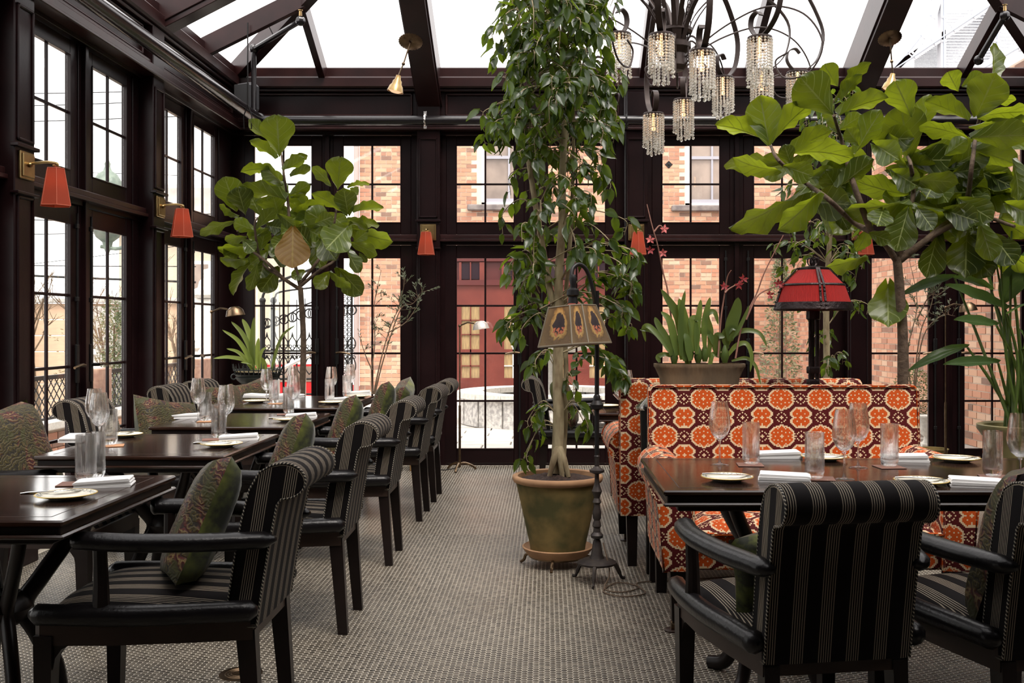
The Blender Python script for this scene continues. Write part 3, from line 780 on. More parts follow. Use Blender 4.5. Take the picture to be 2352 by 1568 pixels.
# ------------------------------------------------------------------ settees
def scroll(cx, cz, r, n=14): return arc2(cx, cz, r, 0, 360, n)[:-1]
def make_settee():
    """faces -Y; x from 0 to 1.31, front at y = 0, origin on the floor"""
    e = empty('settee', (0, 0, 0)); e['category'] = 'settee'
    Wd = 1.31; D = .74
    # back: slightly raked, rounded top with piping
    def bp(y0, y1, z0, z1, r_): return [(y0, z0), (y1, z0), (y1+.02, z1-r_), (y1+.02-r_*.3, z1-r_*.3), (y1+.02-r_, z1), (y0+.06+r_, z1), (y0+.06+r_*.3, z1-r_*.3), (y0+.06, z1-r_)]
    prof = bp(.56, .70, .27, 1.0, .03)
    b = MB(); nP = len(prof); L = [0]
    for i in range(nP): L.append(L[-1]+math.dist(prof[i], prof[(i+1) % nP]))
    xs_ = [(.012+.0, .97), (.02, 1), (Wd*.25, 1), (Wd*.5, 1), (Wd*.75, 1), (Wd-.02, 1), (Wd-.012, .97)]
    v = []
    for x, k in xs_:
        for (y, z) in prof: v.append((x, .65+(y-.65)*k, .65+(z-.65)*(k if z > .5 else 1)))
    f = [(j*nP+i, j*nP+(i+1) % nP, (j+1)*nP+(i+1) % nP, (j+1)*nP+i) for j in range(len(xs_)-1) for i in range(nP)]
    f += [tuple(range(nP))[::-1], tuple((len(xs_)-1)*nP+i for i in range(nP))]
    b.add(v, f).boxuv().build('backrest', SOFA, e, 45)
    pp_ = [(.02, .625, .985), (.02, .565, .30)]
    MB().tube([(.014, .578, .30), (.014, .618, .975), (.03, .622, .995), (Wd-.03, .622, .995), (Wd-.014, .618, .975), (Wd-.014, .578, .30)], .007, 6).boxuv().build('piping', SOFA, e)
    # seat base and cushion
    MB().box((Wd/2, .31, .335), (Wd-.26, .58, .15), ch=.01).boxuv().build('seat_base', SOFA, e)
    def top(u, v_):
        ex = (1-abs(2*u-1)**10)*(1-abs(2*v_-1)**8); return Vector((.13+u*(Wd-.26), -.012+v_*.60, .415+.045*max(0, ex)**.5+.02*math.sin(u*3.14)*math.sin(v_*3.14)))
    MB().grid(top, 14, 10).boxuv().build('seat_cushion', SOFA, e, 80)
    MB().tube([(.14, -.012, .417), (Wd-.14, -.012, .417)], .008, 6).boxuv().build('piping', SOFA, e)
    # arms: slab with outward scroll on top
    for s_ in (0, 1):
        x0 = 0 if s_ == 0 else Wd; q = 1 if s_ == 0 else -1
        poly = [(x0+q*.01, .26), (x0+q*.135, .26), (x0+q*.135, .60)]+[(x0+q*(a[0]), a[1]) for a in arc2(.045, .625, .092, -5, 232, 16)]
        if s_: poly = poly[::-1]
        MB().prism(poly, 1, 0, .60).boxuv().build('arm', SOFA, e, 50)
        MB().tube([(p[0], -.002, p[1]) for p in poly], .007, 6, close=True).boxuv().build('piping', SOFA, e)
    # legs, casters in front
    for x in (.075, Wd-.075):
        lg = MB().add([(x+a*.036, .05+b_*.036, .262) for a, b_ in ((-1,-1),(1,-1),(1,1),(-1,1))]+[(x+a*.026, .05+b_*.026, .045) for a, b_ in ((-1,-1),(1,-1),(1,1),(-1,1))], [(0,1,2,3), (7,6,5,4), (0,4,5,1), (1,5,6,2), (2,6,7,3), (3,7,4,0)])
        o = lg.build('front_leg', WOODL, e)
        MB().cyl((x-.03, .045, .024), (x-.005, .045, .024), .022, n=12).build('caster', BRONZE, o)
        MB().lathe([(.038, 0), (.038, .006), (.03, .010), (0, .010)], (x-.02, .045, 0), 16).build('caster_cup', BROWNW, o)
        MB().add([(x+a*.030, .655+b_*.030, .27) for a, b_ in ((-1,-1),(1,-1),(1,1),(-1,1))]+[(x+a*.024, .672+b_*.024, 0) for a, b_ in ((-1,-1),(1,-1),(1,1),(-1,1))], [(0,1,2,3), (7,6,5,4), (0,4,5,1), (1,5,6,2), (2,6,7,3), (3,7,4,0)]).build('rear_leg', WOODL, e)
    return e
st = make_settee()
put(st, (.475, 4.19, 0), 0, 'orange and maroon flower patterned velvet settee facing the long table', 'patterned velvet settees')
put(st, (.38+1.31, 5.35+.72, 0), R(180), 'matching orange flower patterned settee turned away, back to back with the near one', 'patterned velvet settees')
# console between the settees
cn = empty('console_table', (1.17, 5.13, 0), 0, 'narrow black console table squeezed between the two settees, glass dome on its end', 'console')
MB().box((0, 0, .875), (1.38, .235, .03), ch=.008).build('console_top', LEATH, cn)
for x in (-.64, .64):
    for y in (-.085, .085): MB().box((x, y, .43), (.035, .035, .86), ch=.004).build('leg', WOODL, cn)
MB().box((0, 0, .25), (1.25, .2, .02), ch=.004).build('shelf', WOODL, cn)
# ------------------------------------------------------------------ tableware
TZ = .7605
def china():
    m, nt, bs = newmat('cream_china_with_border')
    c = N(nt, 'ShaderNodeTexCoord').outputs['Object']; s_ = N(nt, 'ShaderNodeSeparateXYZ'); nt.links.new(c, s_.inputs[0])
    r_ = math_(nt, 'SQRT', math_(nt, 'ADD', math_(nt, 'POWER', s_.outputs[0], 2), math_(nt, 'POWER', s_.outputs[1], 2)))
    band = math_(nt, 'MULTIPLY', math_(nt, 'GREATER_THAN', r_, .068), math_(nt, 'LESS_THAN', r_, .083))
    a = math_(nt, 'FRACT', math_(nt, 'MULTIPLY', math_(nt, 'ARCTAN2', s_.outputs[1], s_.outputs[0]), 6))
    pat = math_(nt, 'MULTIPLY', band, math_(nt, 'GREATER_THAN', noise(nt, 160, 2, c), .5))
    nt.links.new(mix(nt, pat, (.78, .74, .64), (.22, .24, .22)), bs.inputs['Base Color']); bs.inputs['Roughness'].default_value = .15
    return m
CHINA = china()
GOLD = mat('gold_rim', (.75, .52, .12), .3, .8)
COASTER = mat('brown_leather_coaster', (.17, .075, .05), .6)
COASTERO = mat('tan_leather_coaster', (.42, .20, .09), .6)
def make_wine():
    e = empty('wine_glass'); e['category'] = 'glass'
    MB().lathe([(.034, 0), (.035, .0015), (.012, .005), (.0055, .010), (.0035, .025), (.0033, .075), (.0045, .088), (.009, .094), (.0, .0955)], n=28).build('stem', GLASS, e, 60)
    o = [(.0, .0962), (.012, .0975), (.028, .112), (.0385, .135), (.041, .155), (.0385, .185), (.033, .22), (.0295, .238)]
    i = [(.0287, .238), (.0322, .22), (.0377, .185), (.0402, .155), (.0377, .1357), (.0275, .1135), (.011, .1), (0, .099)]
    MB().lathe(o+i, n=32).build('bowl', GLASS, e, 60); return e
def make_tumbler():
    e = MB()
    o = [(0, 0), (.024, .0), (.028, .004), (.0315, .014), (.0325, .022), (.0330, .150), (.0322, .155)]
    i = [(.0312, .1555), (.0300, .150), (.0292, .03), (.026, .024), (.012, .021), (0, .020)]
    n = 64; c = []
    e.lathe(o+i, n=n)
    for k, (x, y, z) in enumerate(e.v):
        j = k % n
        if .02 < z < .138: q = 1+(.022 if j % 4 < 2 else -.012); e.v[k] = (x*q, y*q, z)
    o = e.build('tumbler', GLASS, None, 50); o['category'] = 'glass'; return o
def make_plate():
    e = empty('side_plate'); e['category'] = 'plate'
    MB().lathe([(.045, 0), (.05, .002), (.062, .006), (.086, .013), (.086, .015), (.062, .0085), (.05, .005), (0, .005)], n=40).build('plate_body', CHINA, e, 60)
    MB().lathe([(.0855, .0125), (.0885, .0135), (.0885, .0150), (.0855, .0158)], n=40).build('gilt_rim', GOLD, e); return e
def make_knife():
    e = empty('butter_knife'); e['category'] = 'knife'
    MB().prism([(-.085, -.002), (-.078, -.008), (-.02, -.0095), (0, -.004), (0, .004), (-.02, .006), (-.07, .008)], 2, .0, .0015).build('blade', SILVER, e)
    MB().tube([(-.002, 0, .001), (.03, 0, .0018), (.07, 0, .0022), (.09, 0, .002)], [.003, .0042, .0055, .004], 8, flat=.5).build('handle', SILVER, e); return e
def make_napkin():
    e = MB()
    def lay(x0, x1, z0, t, sh, y0=-.05, y1=.05):
        k = 6
        pr = [(x0, z0), (x1-t/2, z0)]+[(x1-t/2+t/2*math.cos(R(a)), z0+t/2+t/2*math.sin(R(a))) for a in range(-75, 76, 30)]+[(x1-t/2, z0+t), (x0+.01, z0+t*.96), (x0, z0+t*.7)]
        e.prism([(p[0], p[1]) for p in pr], 1, y0+sh, y1+sh)
    lay(-.085, .088, 0, .0085, 0); lay(-.083, .085, .0085, .0095, .002, -.047, .049); lay(-.086, .082, .018, .009, -.001, -.049, .046)
    # soft sag
    e.v = [(x+.004*math.sin(y*40), y*(1-.15*(x+.08)), z*(1-.25*max(0, (-x-.03)/.06))) for x, y, z in e.v]
    o = e.build('folded_napkin', LINEN, None, 60); o['category'] = 'napkin'; return o
wine, tumb, plate, knife, napk = make_wine(), make_tumbler(), make_plate(), make_knife(), make_napkin()
cst = MB().box((0, 0, .0015), (.095, .095, .003), ch=.001).build('coaster', COASTER); cst['category'] = 'coaster'
cst2 = MB().box((0, 0, .0015), (.095, .095, .003), ch=.001).build('coaster', COASTERO); cst2['category'] = 'coaster'
nspot = [.0]
def on(proto, px, py, lab, grp, rz=0, dz=0, s=1):
    p = T(px, py); return put(proto, (p.x, p.y, TZ+dz), R(rz), lab, grp, s=s)
GWG, GTM, GPL, GKN, GNP, GCO = 'wine glasses on the dining tables', 'ribbed water tumblers on the dining tables', 'gilt rimmed side plates', 'silver butter knives', 'folded white napkins', 'leather coasters under the tumblers'
# long table on the right
on(wine, 1653, 1067, 'wine glass at the left end of the long right table', GWG)
on(wine, 1939, 1101, 'nearer of the two overlapping wine glasses in the middle of the long right table', GWG)
on(wine, 1971, 1074, 'farther of the two overlapping wine glasses in the middle of the long right table', GWG)
on(wine, 2343, 1118, 'wine glass cut by the right edge of the photo on the long table', GWG)
for (x, y, l, cx, cy) in ((1725, 1066, 'beside the leftmost wine glass on the long right table', 1723, 1068), (1871, 1099, 'just left of the two overlapping wine glasses', 1884, 1100),
                  (2043, 1071, 'before the slanted white napkin on the long right table', 2042, 1073), (2280, 1094, 'before the tall olive plant pot', 2284, 1096)):
    on(cst, cx, cy, 'coaster under the tumbler '+l, GCO, random.uniform(-14, 14)); on(tumb, x, y, 'ribbed water tumbler '+l, GTM, dz=.0032)
for (x, y, l, a) in ((1670, 1103, 'nearest the left end of the long right table', 4), (1893, 1056, 'half hidden behind the middle tumbler of the right table', 10), (2116, 1112, 'beyond the roll of the armchair on the long right table', 6), (2197, 1059, 'by the black door post on the long table', 8)):
    on(plate, x, y, 'gilt rimmed side plate '+l, GPL); on(knife, x+4, y-2, 'butter knife on the plate '+l, GKN, 180-a, .0145)
for (x, y, l, a) in ((1788, 1050, 'behind the left tumbler on the long right table', 2), (1802, 1104, 'just above the roll of the armchair seen from behind', 172), (2078, 1058, 'behind the right tumbler on the long right table', -8), (2243, 1116, 'beside the fringed black cushion, near side of the right table', 170)):
    on(napk, x, y, 'folded white linen napkin '+l, GNP, a)
# left tables
on(cst, 170, 1112, 'square brown leather coaster at the near left table beside the napkin', GCO, 12)
on(tumb, 197, 1106, 'large ribbed water tumbler on the nearest left table', GTM, dz=.0032); on(tumb, 219, 1096, 'ribbed tumbler right behind the large one on the nearest left table', GTM)
on(plate, 152, 1144, 'gilt rimmed side plate on the nearest left table', GPL); on(knife, 122, 1141, 'silver butter knife on the plate of the nearest left table', GKN, 215, .0145)
on(napk, 240, 1116, 'folded white napkin on the nearest left table, edge over the plate', GNP, 18)
on(wine, 228, 1030, 'wine glass standing highest in front of the paisley cushion on the second left table', GWG); on(wine, 217, 1012, 'wine glass behind another at the window side of the second left table', GWG)
on(tumb, 252, 1022, 'ribbed tumbler beside the pair of wine glasses on the second left table', GTM, dz=.0032); on(cst2, 258, 1024, 'tan leather coaster under the tumbler by the window on the second left table', GCO, 20)
on(plate, 283, 1003, 'gilt rimmed plate by the paisley cushion on the second left table', GPL); on(knife, 272, 1002, 'butter knife on the plate by the paisley cushion', GKN, 235, .0145); on(napk, 172, 1012, 'folded napkin at the window side of the second left table', GNP, 100)
on(cst, 489, 1010, 'brown coaster under the aisle side tumbler of the second left table', GCO, 18); on(tumb, 502, 1006, 'ribbed tumbler at the aisle side of the second left table', GTM, dz=.0032); on(wine, 519, 998, 'wine glass behind the tumbler at the aisle side of the second left table', GWG)
on(plate, 509, 1025, 'gilt rimmed plate at the aisle side of the second left table', GPL); on(knife, 492, 1024, 'butter knife on the aisle side plate of the second left table', GKN, 215, .0145); on(napk, 549, 1010, 'folded napkin at the aisle side of the second left table', GNP, 18)
on(wine, 455, 968, 'wine glass at the window side of the third left table', GWG); on(tumb, 472, 967, 'ribbed tumbler at the window side of the third left table', GTM, dz=.0032); on(cst2, 476, 968, 'tan coaster at the window side of the third left table', GCO, 5); on(napk, 430, 960, 'folded napkin at the window side of the third left table', GNP, 10)
on(tumb, 663, 949, 'ribbed tumbler at the aisle side of the third left table', GTM, dz=.0032); on(cst, 655, 952, 'brown coaster at the aisle side of the third left table', GCO, 14); on(plate, 665, 967, 'gilt rimmed plate at the aisle side of the third left table', GPL); on(knife, 654, 966, 'butter knife on the aisle side plate of the third left table', GKN, 210, .0145); on(napk, 692, 959, 'folded napkin at the aisle side of the third left table', GNP, 15)
on(wine, 674, 957, 'wine glass at the far aisle corner of the third left table', GWG)
on(wine, 612, 930, 'wine glass nearest the iron urn on the farthest left table', GWG); on(tumb, 629, 926, 'ribbed tumbler beside the glass nearest the urn', GTM, dz=.0032); on(cst2, 632, 927, 'tan coaster under the tumbler nearest the urn', GCO, 5); on(plate, 588, 924, 'plate before the iron urn on the farthest left table', GPL); on(napk, 592, 917, 'folded napkin before the iron urn', GNP, 170, .015)
on(wine, 672, 916, 'wine glass before the fiddle leaf trunk on the farthest left table', GWG); on(napk, 668, 912, 'folded napkin behind the glasses on the farthest left table', GNP, 175)
on(wine, 761, 920, 'wine glass at the aisle side of the farthest left table', GWG); on(tumb, 757, 922, 'ribbed tumbler under the aisle side wine glass of the farthest table', GTM, dz=.0032); on(plate, 762, 927, 'nearer plate at the aisle side of the farthest left table', GPL); on(napk, 779, 921, 'nearer napkin at the aisle side of the farthest left table', GNP, 12)
on(wine, 804, 910, 'last wine glass by the brick view on the farthest left table', GWG); on(tumb, 797, 911, 'last ribbed tumbler by the brick view on the farthest left table', GTM, dz=.0032); on(plate, 822, 913, 'farther plate at the aisle side of the farthest left table', GPL); on(napk, 824, 910, 'farther napkin at the aisle side of the farthest left table', GNP, 12, .015)
# behind the near settee
on(wine, 1440, 934, 'wine glass beyond the arm of the turned away settee', GWG); on(plate, 1392, 935, 'plate on the table beyond the ficus trunk', GPL); on(wine, 1428, 946, 'second wine glass beyond the turned away settee', GWG)
# glass dome jar on the console end
bell = empty('lidded_jar', (.52, 5.10, .62), 0, 'black lidded jar with a glass dome wedged between the settees', 'jar')
MB().lathe([(.03, 0), (.045, .01), (.05, .22), (.052, .24)], n=20).build('jar_body', LEATH, bell); MB().lathe([(.07, .24), (.075, .25), (.055, .27), (.02, .30), (.012, .31), (0, .315)], n=20).build('lid', CHROME, bell)

# ------------------------------------------------------------------ wall sconces
def glow(name, c, st, col): return mat(name, c, .8, emis=col, es=st)
BULB = glow('warm_bulb', (1, .8, .5), 1.6, (1, .45, .12))
def shademat(name, c, tr=.55):
    m, nt, bs = newmat(name); bs.inputs['Base Color'].default_value = (*c, 1); bs.inputs['Roughness'].default_value = .85
    t = N(nt, 'ShaderNodeBsdfTranslucent'); t.inputs[0].default_value = (*c, 1); mx = N(nt, 'ShaderNodeMixShader'); mx.inputs[0].default_value = tr
    nt.links.new(bs.outputs[0], mx.inputs[1]); nt.links.new(t.outputs[0], mx.inputs[2]); nt.links.new(mx.outputs[0], nt.nodes['Material Output'].inputs[0]); return m, nt, bs, t
SHADE = shademat('orange_red_shade', (.36, .052, .020), .4)[0]
SEAM = mat('shade_seam', (.45, .10, .05), .7)
def make_sconce():
    """mounted on a plane whose outward normal is local -y; origin at plate centre"""
    e = empty('wall_sconce'); e['category'] = 'lamp'
    b = MB().box((0, -.008, 0), (.145, .016, .15), ch=.004).box((0, -.02, 0), (.12, .01, .125), ch=.004); b.build('back_plate', BRASS, e)
    MB().tube(spline([(0, -.02, .01), (0, -.06, .015), (0, -.12, .02), (0, -.17, .012), (0, -.175, .0)], 4), .008, 8).build('arm', BRASS, e)
    MB().ball((0, -.03, .005), .014, 8).box((0, -.17, -.002), (.075, .010, .008), ch=.002).build('knuckle', BRASS, e)
    ca = -.165; sh = MB(); v = []
    for r_, z in ((.047, -.015), (.082, -.215)):
        for k in range(6):
            t = R(60*k+30); v.append((r_*math.cos(t), ca+r_*math.sin(t), z))
    sh.add(v, [(k, (k+1) % 6, 6+(k+1) % 6, 6+k) for k in range(6)]).build('lamp_shade', SHADE, e, 10)
    sm = MB()
    for k in range(6): sm.tube([v[k], v[6+k]], .0018, 4)
    sm.tube(v[:6], .002, 4, close=True).tube(v[6:], .002, 4, close=True); sm.build('shade_seam', SEAM, e)
    MB().ball((0, ca, -.09), .02, 8).build('bulb', BULB, e); return e
scn = make_sconce(); GS = 'orange shaded wall sconces'
put(scn, (XL+.07, 5.41, 2.145), R(90), 'orange shaded brass sconce on the first pilaster of the left wall', GS)
put(scn, (XL+.07, 7.28, 2.145), R(90), 'orange shaded brass sconce on the second pilaster of the left wall', GS)
put(scn, (PB[0], W-.07, 2.14), 0, 'orange shaded brass sconce between the potted fiddle leaf tree and the ficus', GS)
put(scn, (PB[1], W-.07, 2.14), 0, 'orange shaded brass sconce beside the orchid flower spike', GS)
put(scn, (PB[2], W-.07, 2.14), 0, 'orange sconce mostly hidden behind the right fiddle leaf tree', GS)
# ------------------------------------------------------------------ spots on the principal rafters
def make_spot(loc, label, dx_, dy_):
    e = empty('ceiling_spot', loc, 0, label, 'lamp', 'brass spots hanging from the main rafters')
    MB().lathe([(.0, 0), (.03, -.012), (.085, -.004), (.09, 0)], n=48, rib=.03, ribs=24, M=Euler((R(-27), 0, 0)).to_matrix()).build('rosette', BRONZE, e)
    MB().tube([(0, 0, 0), (dx_*.6, dy_*.6, -.17), (dx_, dy_, -.26)], .006, 6).ball((dx_*.6, dy_*.6, -.17), .014, 6).build('stem', BRONZE, e)
    MB().lathe([(.018, .0), (.022, -.03), (.034, -.045), (.036, -.065), (.050, -.085), (.062, -.125), (.058, -.125), (.046, -.09), (.0, -.06)], (dx_, dy_, -.26), 20, M=Euler((0, R(12), 0)).to_matrix()).build('lamp_head', BRASS, e)
    MB().lathe([(0, -.135), (.03, -.13), (.052, -.118)], (dx_, dy_, -.26), 16, M=Euler((0, R(12), 0)).to_matrix()).build('lens', glow('spot_lens', (.8, .6, .4), .25, (1, .6, .35)), e); return e
p = P(943, 96, 7.55); make_spot(p, 'brass spot hanging from the rafter left of the ficus', -.085, -.03)
p = P(2044, 88, 7.75); make_spot(p, 'brass spot hanging from the rafter above the right fiddle leaf tree', .04, .05)

# ------------------------------------------------------------------ chandelier
CRY, nt, bs = newmat('crystal_bead')
bs.inputs['Base Color'].default_value = (.93, .90, .82, 1); bs.inputs['Roughness'].default_value = .05; bs.inputs['Transmission Weight'].default_value = .68; bs.inputs['IOR'].default_value = 1.5; bs.inputs['Metallic'].default_value = 0
CIRON = mat('brown_iron_band', (.045, .030, .026), .45, .4)
hub = P(1553, 118, 6.75); hub = Vector((hub.x, 6.75, hub.z))
ch = empty('chandelier', hub, 0, 'large wrought iron chandelier with scrolled arms and crystal bead shades', 'chandelier')
MB().lathe([(.0, -.14), (.05, -.13), (.075, -.10), (.065, -.02), (.08, .0), (.10, .02), (.10, .05), (.07, .07), (.055, .10), (.11, .13), (.11, .15), (.0, .16)], n=20).build('hub', CIRON, ch)
MB().cyl((0, 0, .1), (0, 0, 1.0), .022, n=10).build('stem', CIRON, ch)
def chain(a, b, name):
    m = MB(); n = int((b-a).length/.045); d = (b-a).normalized()
    for i in range(n):
        c = a.lerp(b, (i+.5)/n); q = d.to_track_quat('Z', 'Y').to_matrix(); s_ = Matrix.Rotation(R(90*(i % 2)), 3, 'Z') @ Matrix.Rotation(R(90), 3, 'X') @ Matrix.Diagonal((.62, 1, 1))
        m.torus(c, .03, .0045, q @ Matrix.Rotation(R(90*(i % 2)), 3, 'Z') @ Matrix.Rotation(R(90), 3, 'X') @ Matrix.Diagonal((.7, 1.15, 1)), 10, 5)
    m.build(name, CIRON, ch)
for k in range(4):
    a = R(35+90*k); chain(Vector((.09*math.cos(a), .09*math.sin(a), .14)), Vector((.34*math.cos(a), .34*math.sin(a), 1.02)), 'chain')
# crystal shades: (px, top py, true width px)
pend = [(1422, 78, 50, 6.3), (1519, 80, 55, 5.95), (1613, 117, 54, 6.0), (1745, 86, 53, 6.05), (1750, 165, 50, 6.75), (1661, 178, 46, 7.15), (1501, 261, 44, 7.3), (1570, 229, 44, 7.45), (1832, 166, 50, 6.9), (1366, 185, 50, 6.8), (1385, 232, 48, 7.2), (1290, 170, 48, 6.6)]
ico = [(0,0,1)]+[(.894*math.cos(R(72*k)), .894*math.sin(R(72*k)), .447) for k in range(5)]+[(.894*math.cos(R(72*k+36)), .894*math.sin(R(72*k+36)), -.447) for k in range(5)]+[(0,0,-1)]
icof = [(0,1+k,1+(k+1)%5) for k in range(5)]+[(1+k,6+k,1+(k+1)%5) for k in range(5)]+[(6+k,6+(k+1)%5,1+(k+1)%5) for k in range(5)]+[(11,6+(k+1)%5,6+k) for k in range(5)]
rb = random.Random(5)
for (px_, py_, w_, Y_) in pend:
    c = P(px_, py_, Y_)-hub; rr = .072
    MB().lathe([(rr, 0), (rr+.003, .003), (rr+.003, .012), (rr, .015), (.0, .02)], c-Vector((0, 0, .012)), 20).build('shade_crown', CIRON, ch)
    m = MB()
    def bead(q, r_): m.add([(q[0]+a*r_, q[1]+b*r_, q[2]+d*r_) for a, b, d in ico], icof)
    ns = 19
    for k in range(ns):
        a = 2*math.pi*k/ns; nb = 11+int(3*math.sin(a*1.5+px_))+rb.randint(-1, 2)
        for i in range(nb):
            bead((c.x+rr*math.cos(a)*(1-.0*i), c.y+rr*math.sin(a), c.z-.018-i*.0178), .0092)
        bead((c.x+rr*math.cos(a), c.y+rr*math.sin(a), c.z-.018-nb*.0178-.004), .0125)
    for k in range(8):
        a = 2*math.pi*k/8+.3
        for i in range(9, 15): bead((c.x+rr*.62*math.cos(a), c.y+rr*.62*math.sin(a), c.z-.018-i*.0178), .0085)
        bead((c.x+rr*.62*math.cos(a), c.y+rr*.62*math.sin(a), c.z-.018-15*.0178), .0125)
    m.build('crystal_bead_shade', CRY, ch, 0, kind='stuff')
    MB().ball((c.x, c.y, c.z-.11), .014, 8).cyl((c.x, c.y, c.z), (c.x, c.y, c.z-.09), .008, n=8).build('candle_bulb', BULB, ch)
    # arm
    a = math.atan2(c.y, c.x); rp = math.hypot(c.x, c.y); zz = c.z
    h1 = max(zz, 0)+.42+rb.uniform(-.05, .15)
    path = [(.06, .03), (.22*rp, .12+.3*max(0, h1)), (.55*rp, h1), (.95*rp, h1*.98), (rp+.17, zz+.34), (rp+.165, zz+.14), (rp+.07, zz+.025), (rp-.02, zz+.012), (rp-.075, zz+.07), (rp-.07, zz+.135), (rp-.02, zz+.16), (rp+.015, zz+.13)]
    pts = spline([(r_*math.cos(a), r_*math.sin(a), z) for r_, z in path], 6)
    # flat strap
    sd = Vector((-math.sin(a), math.cos(a), 0)); v = []
    for i, q in enumerate(pts):
        d = (pts[min(i+1, len(pts)-1)]-pts[max(i-1, 0)]).normalized(); nn = d.cross(sd).normalized(); wd = .019 if i > 12 else .016
        for s1, s2 in ((-1, -1), (1, -1), (1, 1), (-1, 1)): v.append(q+sd*s1*wd+nn*s2*.0035)
    f = [(i*4+k, i*4+(k+1) % 4, i*4+4+(k+1) % 4, i*4+4+k) for i in range(len(pts)-1) for k in range(4)]+[(0, 1, 2, 3), tuple(len(v)-4+k for k in range(4))]
    MB().add(v, f).build('arm', CIRON, ch, 60)
for (sx_, a) in ((1, 12), (-1, 200), (1, 60), (-1, 120), (1, -30), (-1, 240)):   # ornamental wires
    a = R(a); pts = spline([(r_*math.cos(a), r_*math.sin(a), z) for r_, z in [(.06, -.05), (.35, .12), (.62, .20), (.86, .12), (.98, -.08), (.90, -.25), (.74, -.27), (.68, -.16), (.76, -.11)]], 7)
    MB().tube(pts, .006, 6).build('scroll_wire', CIRON, ch, 60)
for k in range(6):
    a = R(20+60*k); MB().tube(spline([(r_*math.cos(a), r_*math.sin(a), z) for r_, z in [(.07, -.10), (.13, -.04), (.16, .04), (.12, .08), (.09, .04), (.12, -.15), (.2, -.2), (.23, -.14), (.19, -.11)]], 5), .007, 6).build('hub_scroll', CIRON, ch, 60)

# ------------------------------------------------------------------ floor lamp with the painted shade, in front of the ficus
LX, LY = P(1371, 1310, 5.05).x, 5.05
fp = empty('floor_lamp', (LX, LY, 0), 0, 'black iron floor lamp with a painted parchment shade on a gooseneck beside the ficus pot', 'lamp')
LIRON = mat('worn_dark_iron', (.05, .04, .034), .5, .5, c2=(.025, .02, .02), sc_=25)
MB().lathe([(0.076, 0.085), (0.095, 0.09), (0.0988, 0.1), (0.0684, 0.115), (0.038, 0.12), (0.0297, 0.14), (0.0198, 0.2), (0.0145, 0.215), (0.0297, 0.222), (0.033, 0.235), (0.0185, 0.25), (0.0158, 0.27), (0.0224, 0.28), (0.0198, 0.295), (0.0158, 0.31), (0.0211, 0.32), (0.0224, 0.35), (0.0172, 0.37), (0.0158, 0.39), (0.0231, 0.4), (0.0145, 0.42), (0.0185, 0.435), (0.0264, 0.455), (0.0185, 0.475), (0.0119, 0.5), (0.0106, 0.54), (0.0363, 0.55), (0.0383, 0.562), (0.0198, 0.572), (0.0119, 0.58), (0.0119, 0.62), (0.0145, 0.63), (0.0079, 0.64)], n=24).build('turned_base', LIRON, fp)
for k in range(3):
    a = R(-100+120*k); MB().tube(spline([(r_*math.cos(a), r_*math.sin(a), z) for r_, z in [(.055, .10), (.095, .085), (.12, .045), (.135, .012), (.155, .008)]], 4), [.014]*5+[.011]*5+[.008]*7, 8, flat=.8).build('foot', LIRON, fp)
MB().cyl((0, 0, .62), (0, 0, 1.46), .0115, n=12).lathe([(.012, 0), (.03, .01), (.034, .03), (.018, .05), (.018, .07), (.012, .08)], (0, 0, .86), 16).build('pole', IRON, fp)
q = [P(1369, 745, LY), P(1366, 690, LY-.02), P(1358, 650, LY-.03), P(1347, 620, LY-.04), P(1331, 607, LY-.06), P(1316, 616, LY-.08), P(1312, 640, LY-.1)]
o_ = Vector((LX, LY, 0)); MB().tube(spline([p-o_ for p in q], 5), .0105, 10).build('gooseneck', IRON, fp)
sc_ = P(1316, 640, LY-.1)-o_
MB().lathe([(.012, .02), (.02, .0), (.014, -.03), (.014, -.045), (.03, -.055), (.032, -.08), (.022, -.09), (.026, -.12)], sc_, 14).build('socket', IRON, fp)
PM, nt, bs, tr_ = shademat('painted_parchment', (.30, .20, .10), .35)
u, v = uvxy(nt)
au = math_(nt, 'ABSOLUTE', math_(nt, 'SUBTRACT', u, .5)); nz_ = noise(nt, 7, 3, N(nt, 'ShaderNodeUVMap').outputs[0], .8)
d_ = math_(nt, 'ADD', math_(nt, 'SQRT', math_(nt, 'ADD', math_(nt, 'POWER', math_(nt, 'MULTIPLY', au, 1.25), 2), math_(nt, 'POWER', math_(nt, 'MULTIPLY', math_(nt, 'SUBTRACT', v, .56), .95), 2))), math_(nt, 'MULTIPLY', math_(nt, 'SUBTRACT', nz_, .5), .22))
col = ramp(nt, math_(nt, 'MULTIPLY', d_, .78), [(0, (.02, .014, .018)), (.20, (.035, .024, .026)), (.235, (.42, .28, .10)), (.28, (.30, .18, .06)), (.33, (.11, .07, .034)), (.5, (.17, .115, .055))])
fl1 = math_(nt, 'MULTIPLY', math_(nt, 'LESS_THAN', v, .46), math_(nt, 'MULTIPLY', math_(nt, 'LESS_THAN', d_, .29), math_(nt, 'GREATER_THAN', noise(nt, 16, 1, N(nt, 'ShaderNodeUVMap').outputs[0]), .48)))
col = mix(nt, fl1, col, (.42, .13, .07)); col = mix(nt, math_(nt, 'MULTIPLY', math_(nt, 'LESS_THAN', v, .22), math_(nt, 'GREATER_THAN', nz_, .52)), col, (.14, .09, .05))
nt.links.new(col, bs.inputs['Base Color']); nt.links.new(col, tr_.inputs[0])
sh = empty('painted_shade', (0, 0, 0)); sh.parent = fp; sh.location = sc_+Vector((.0, 0, -.135)); sh.rotation_euler = (R(-3), R(-3.5), R(8))
cor = []
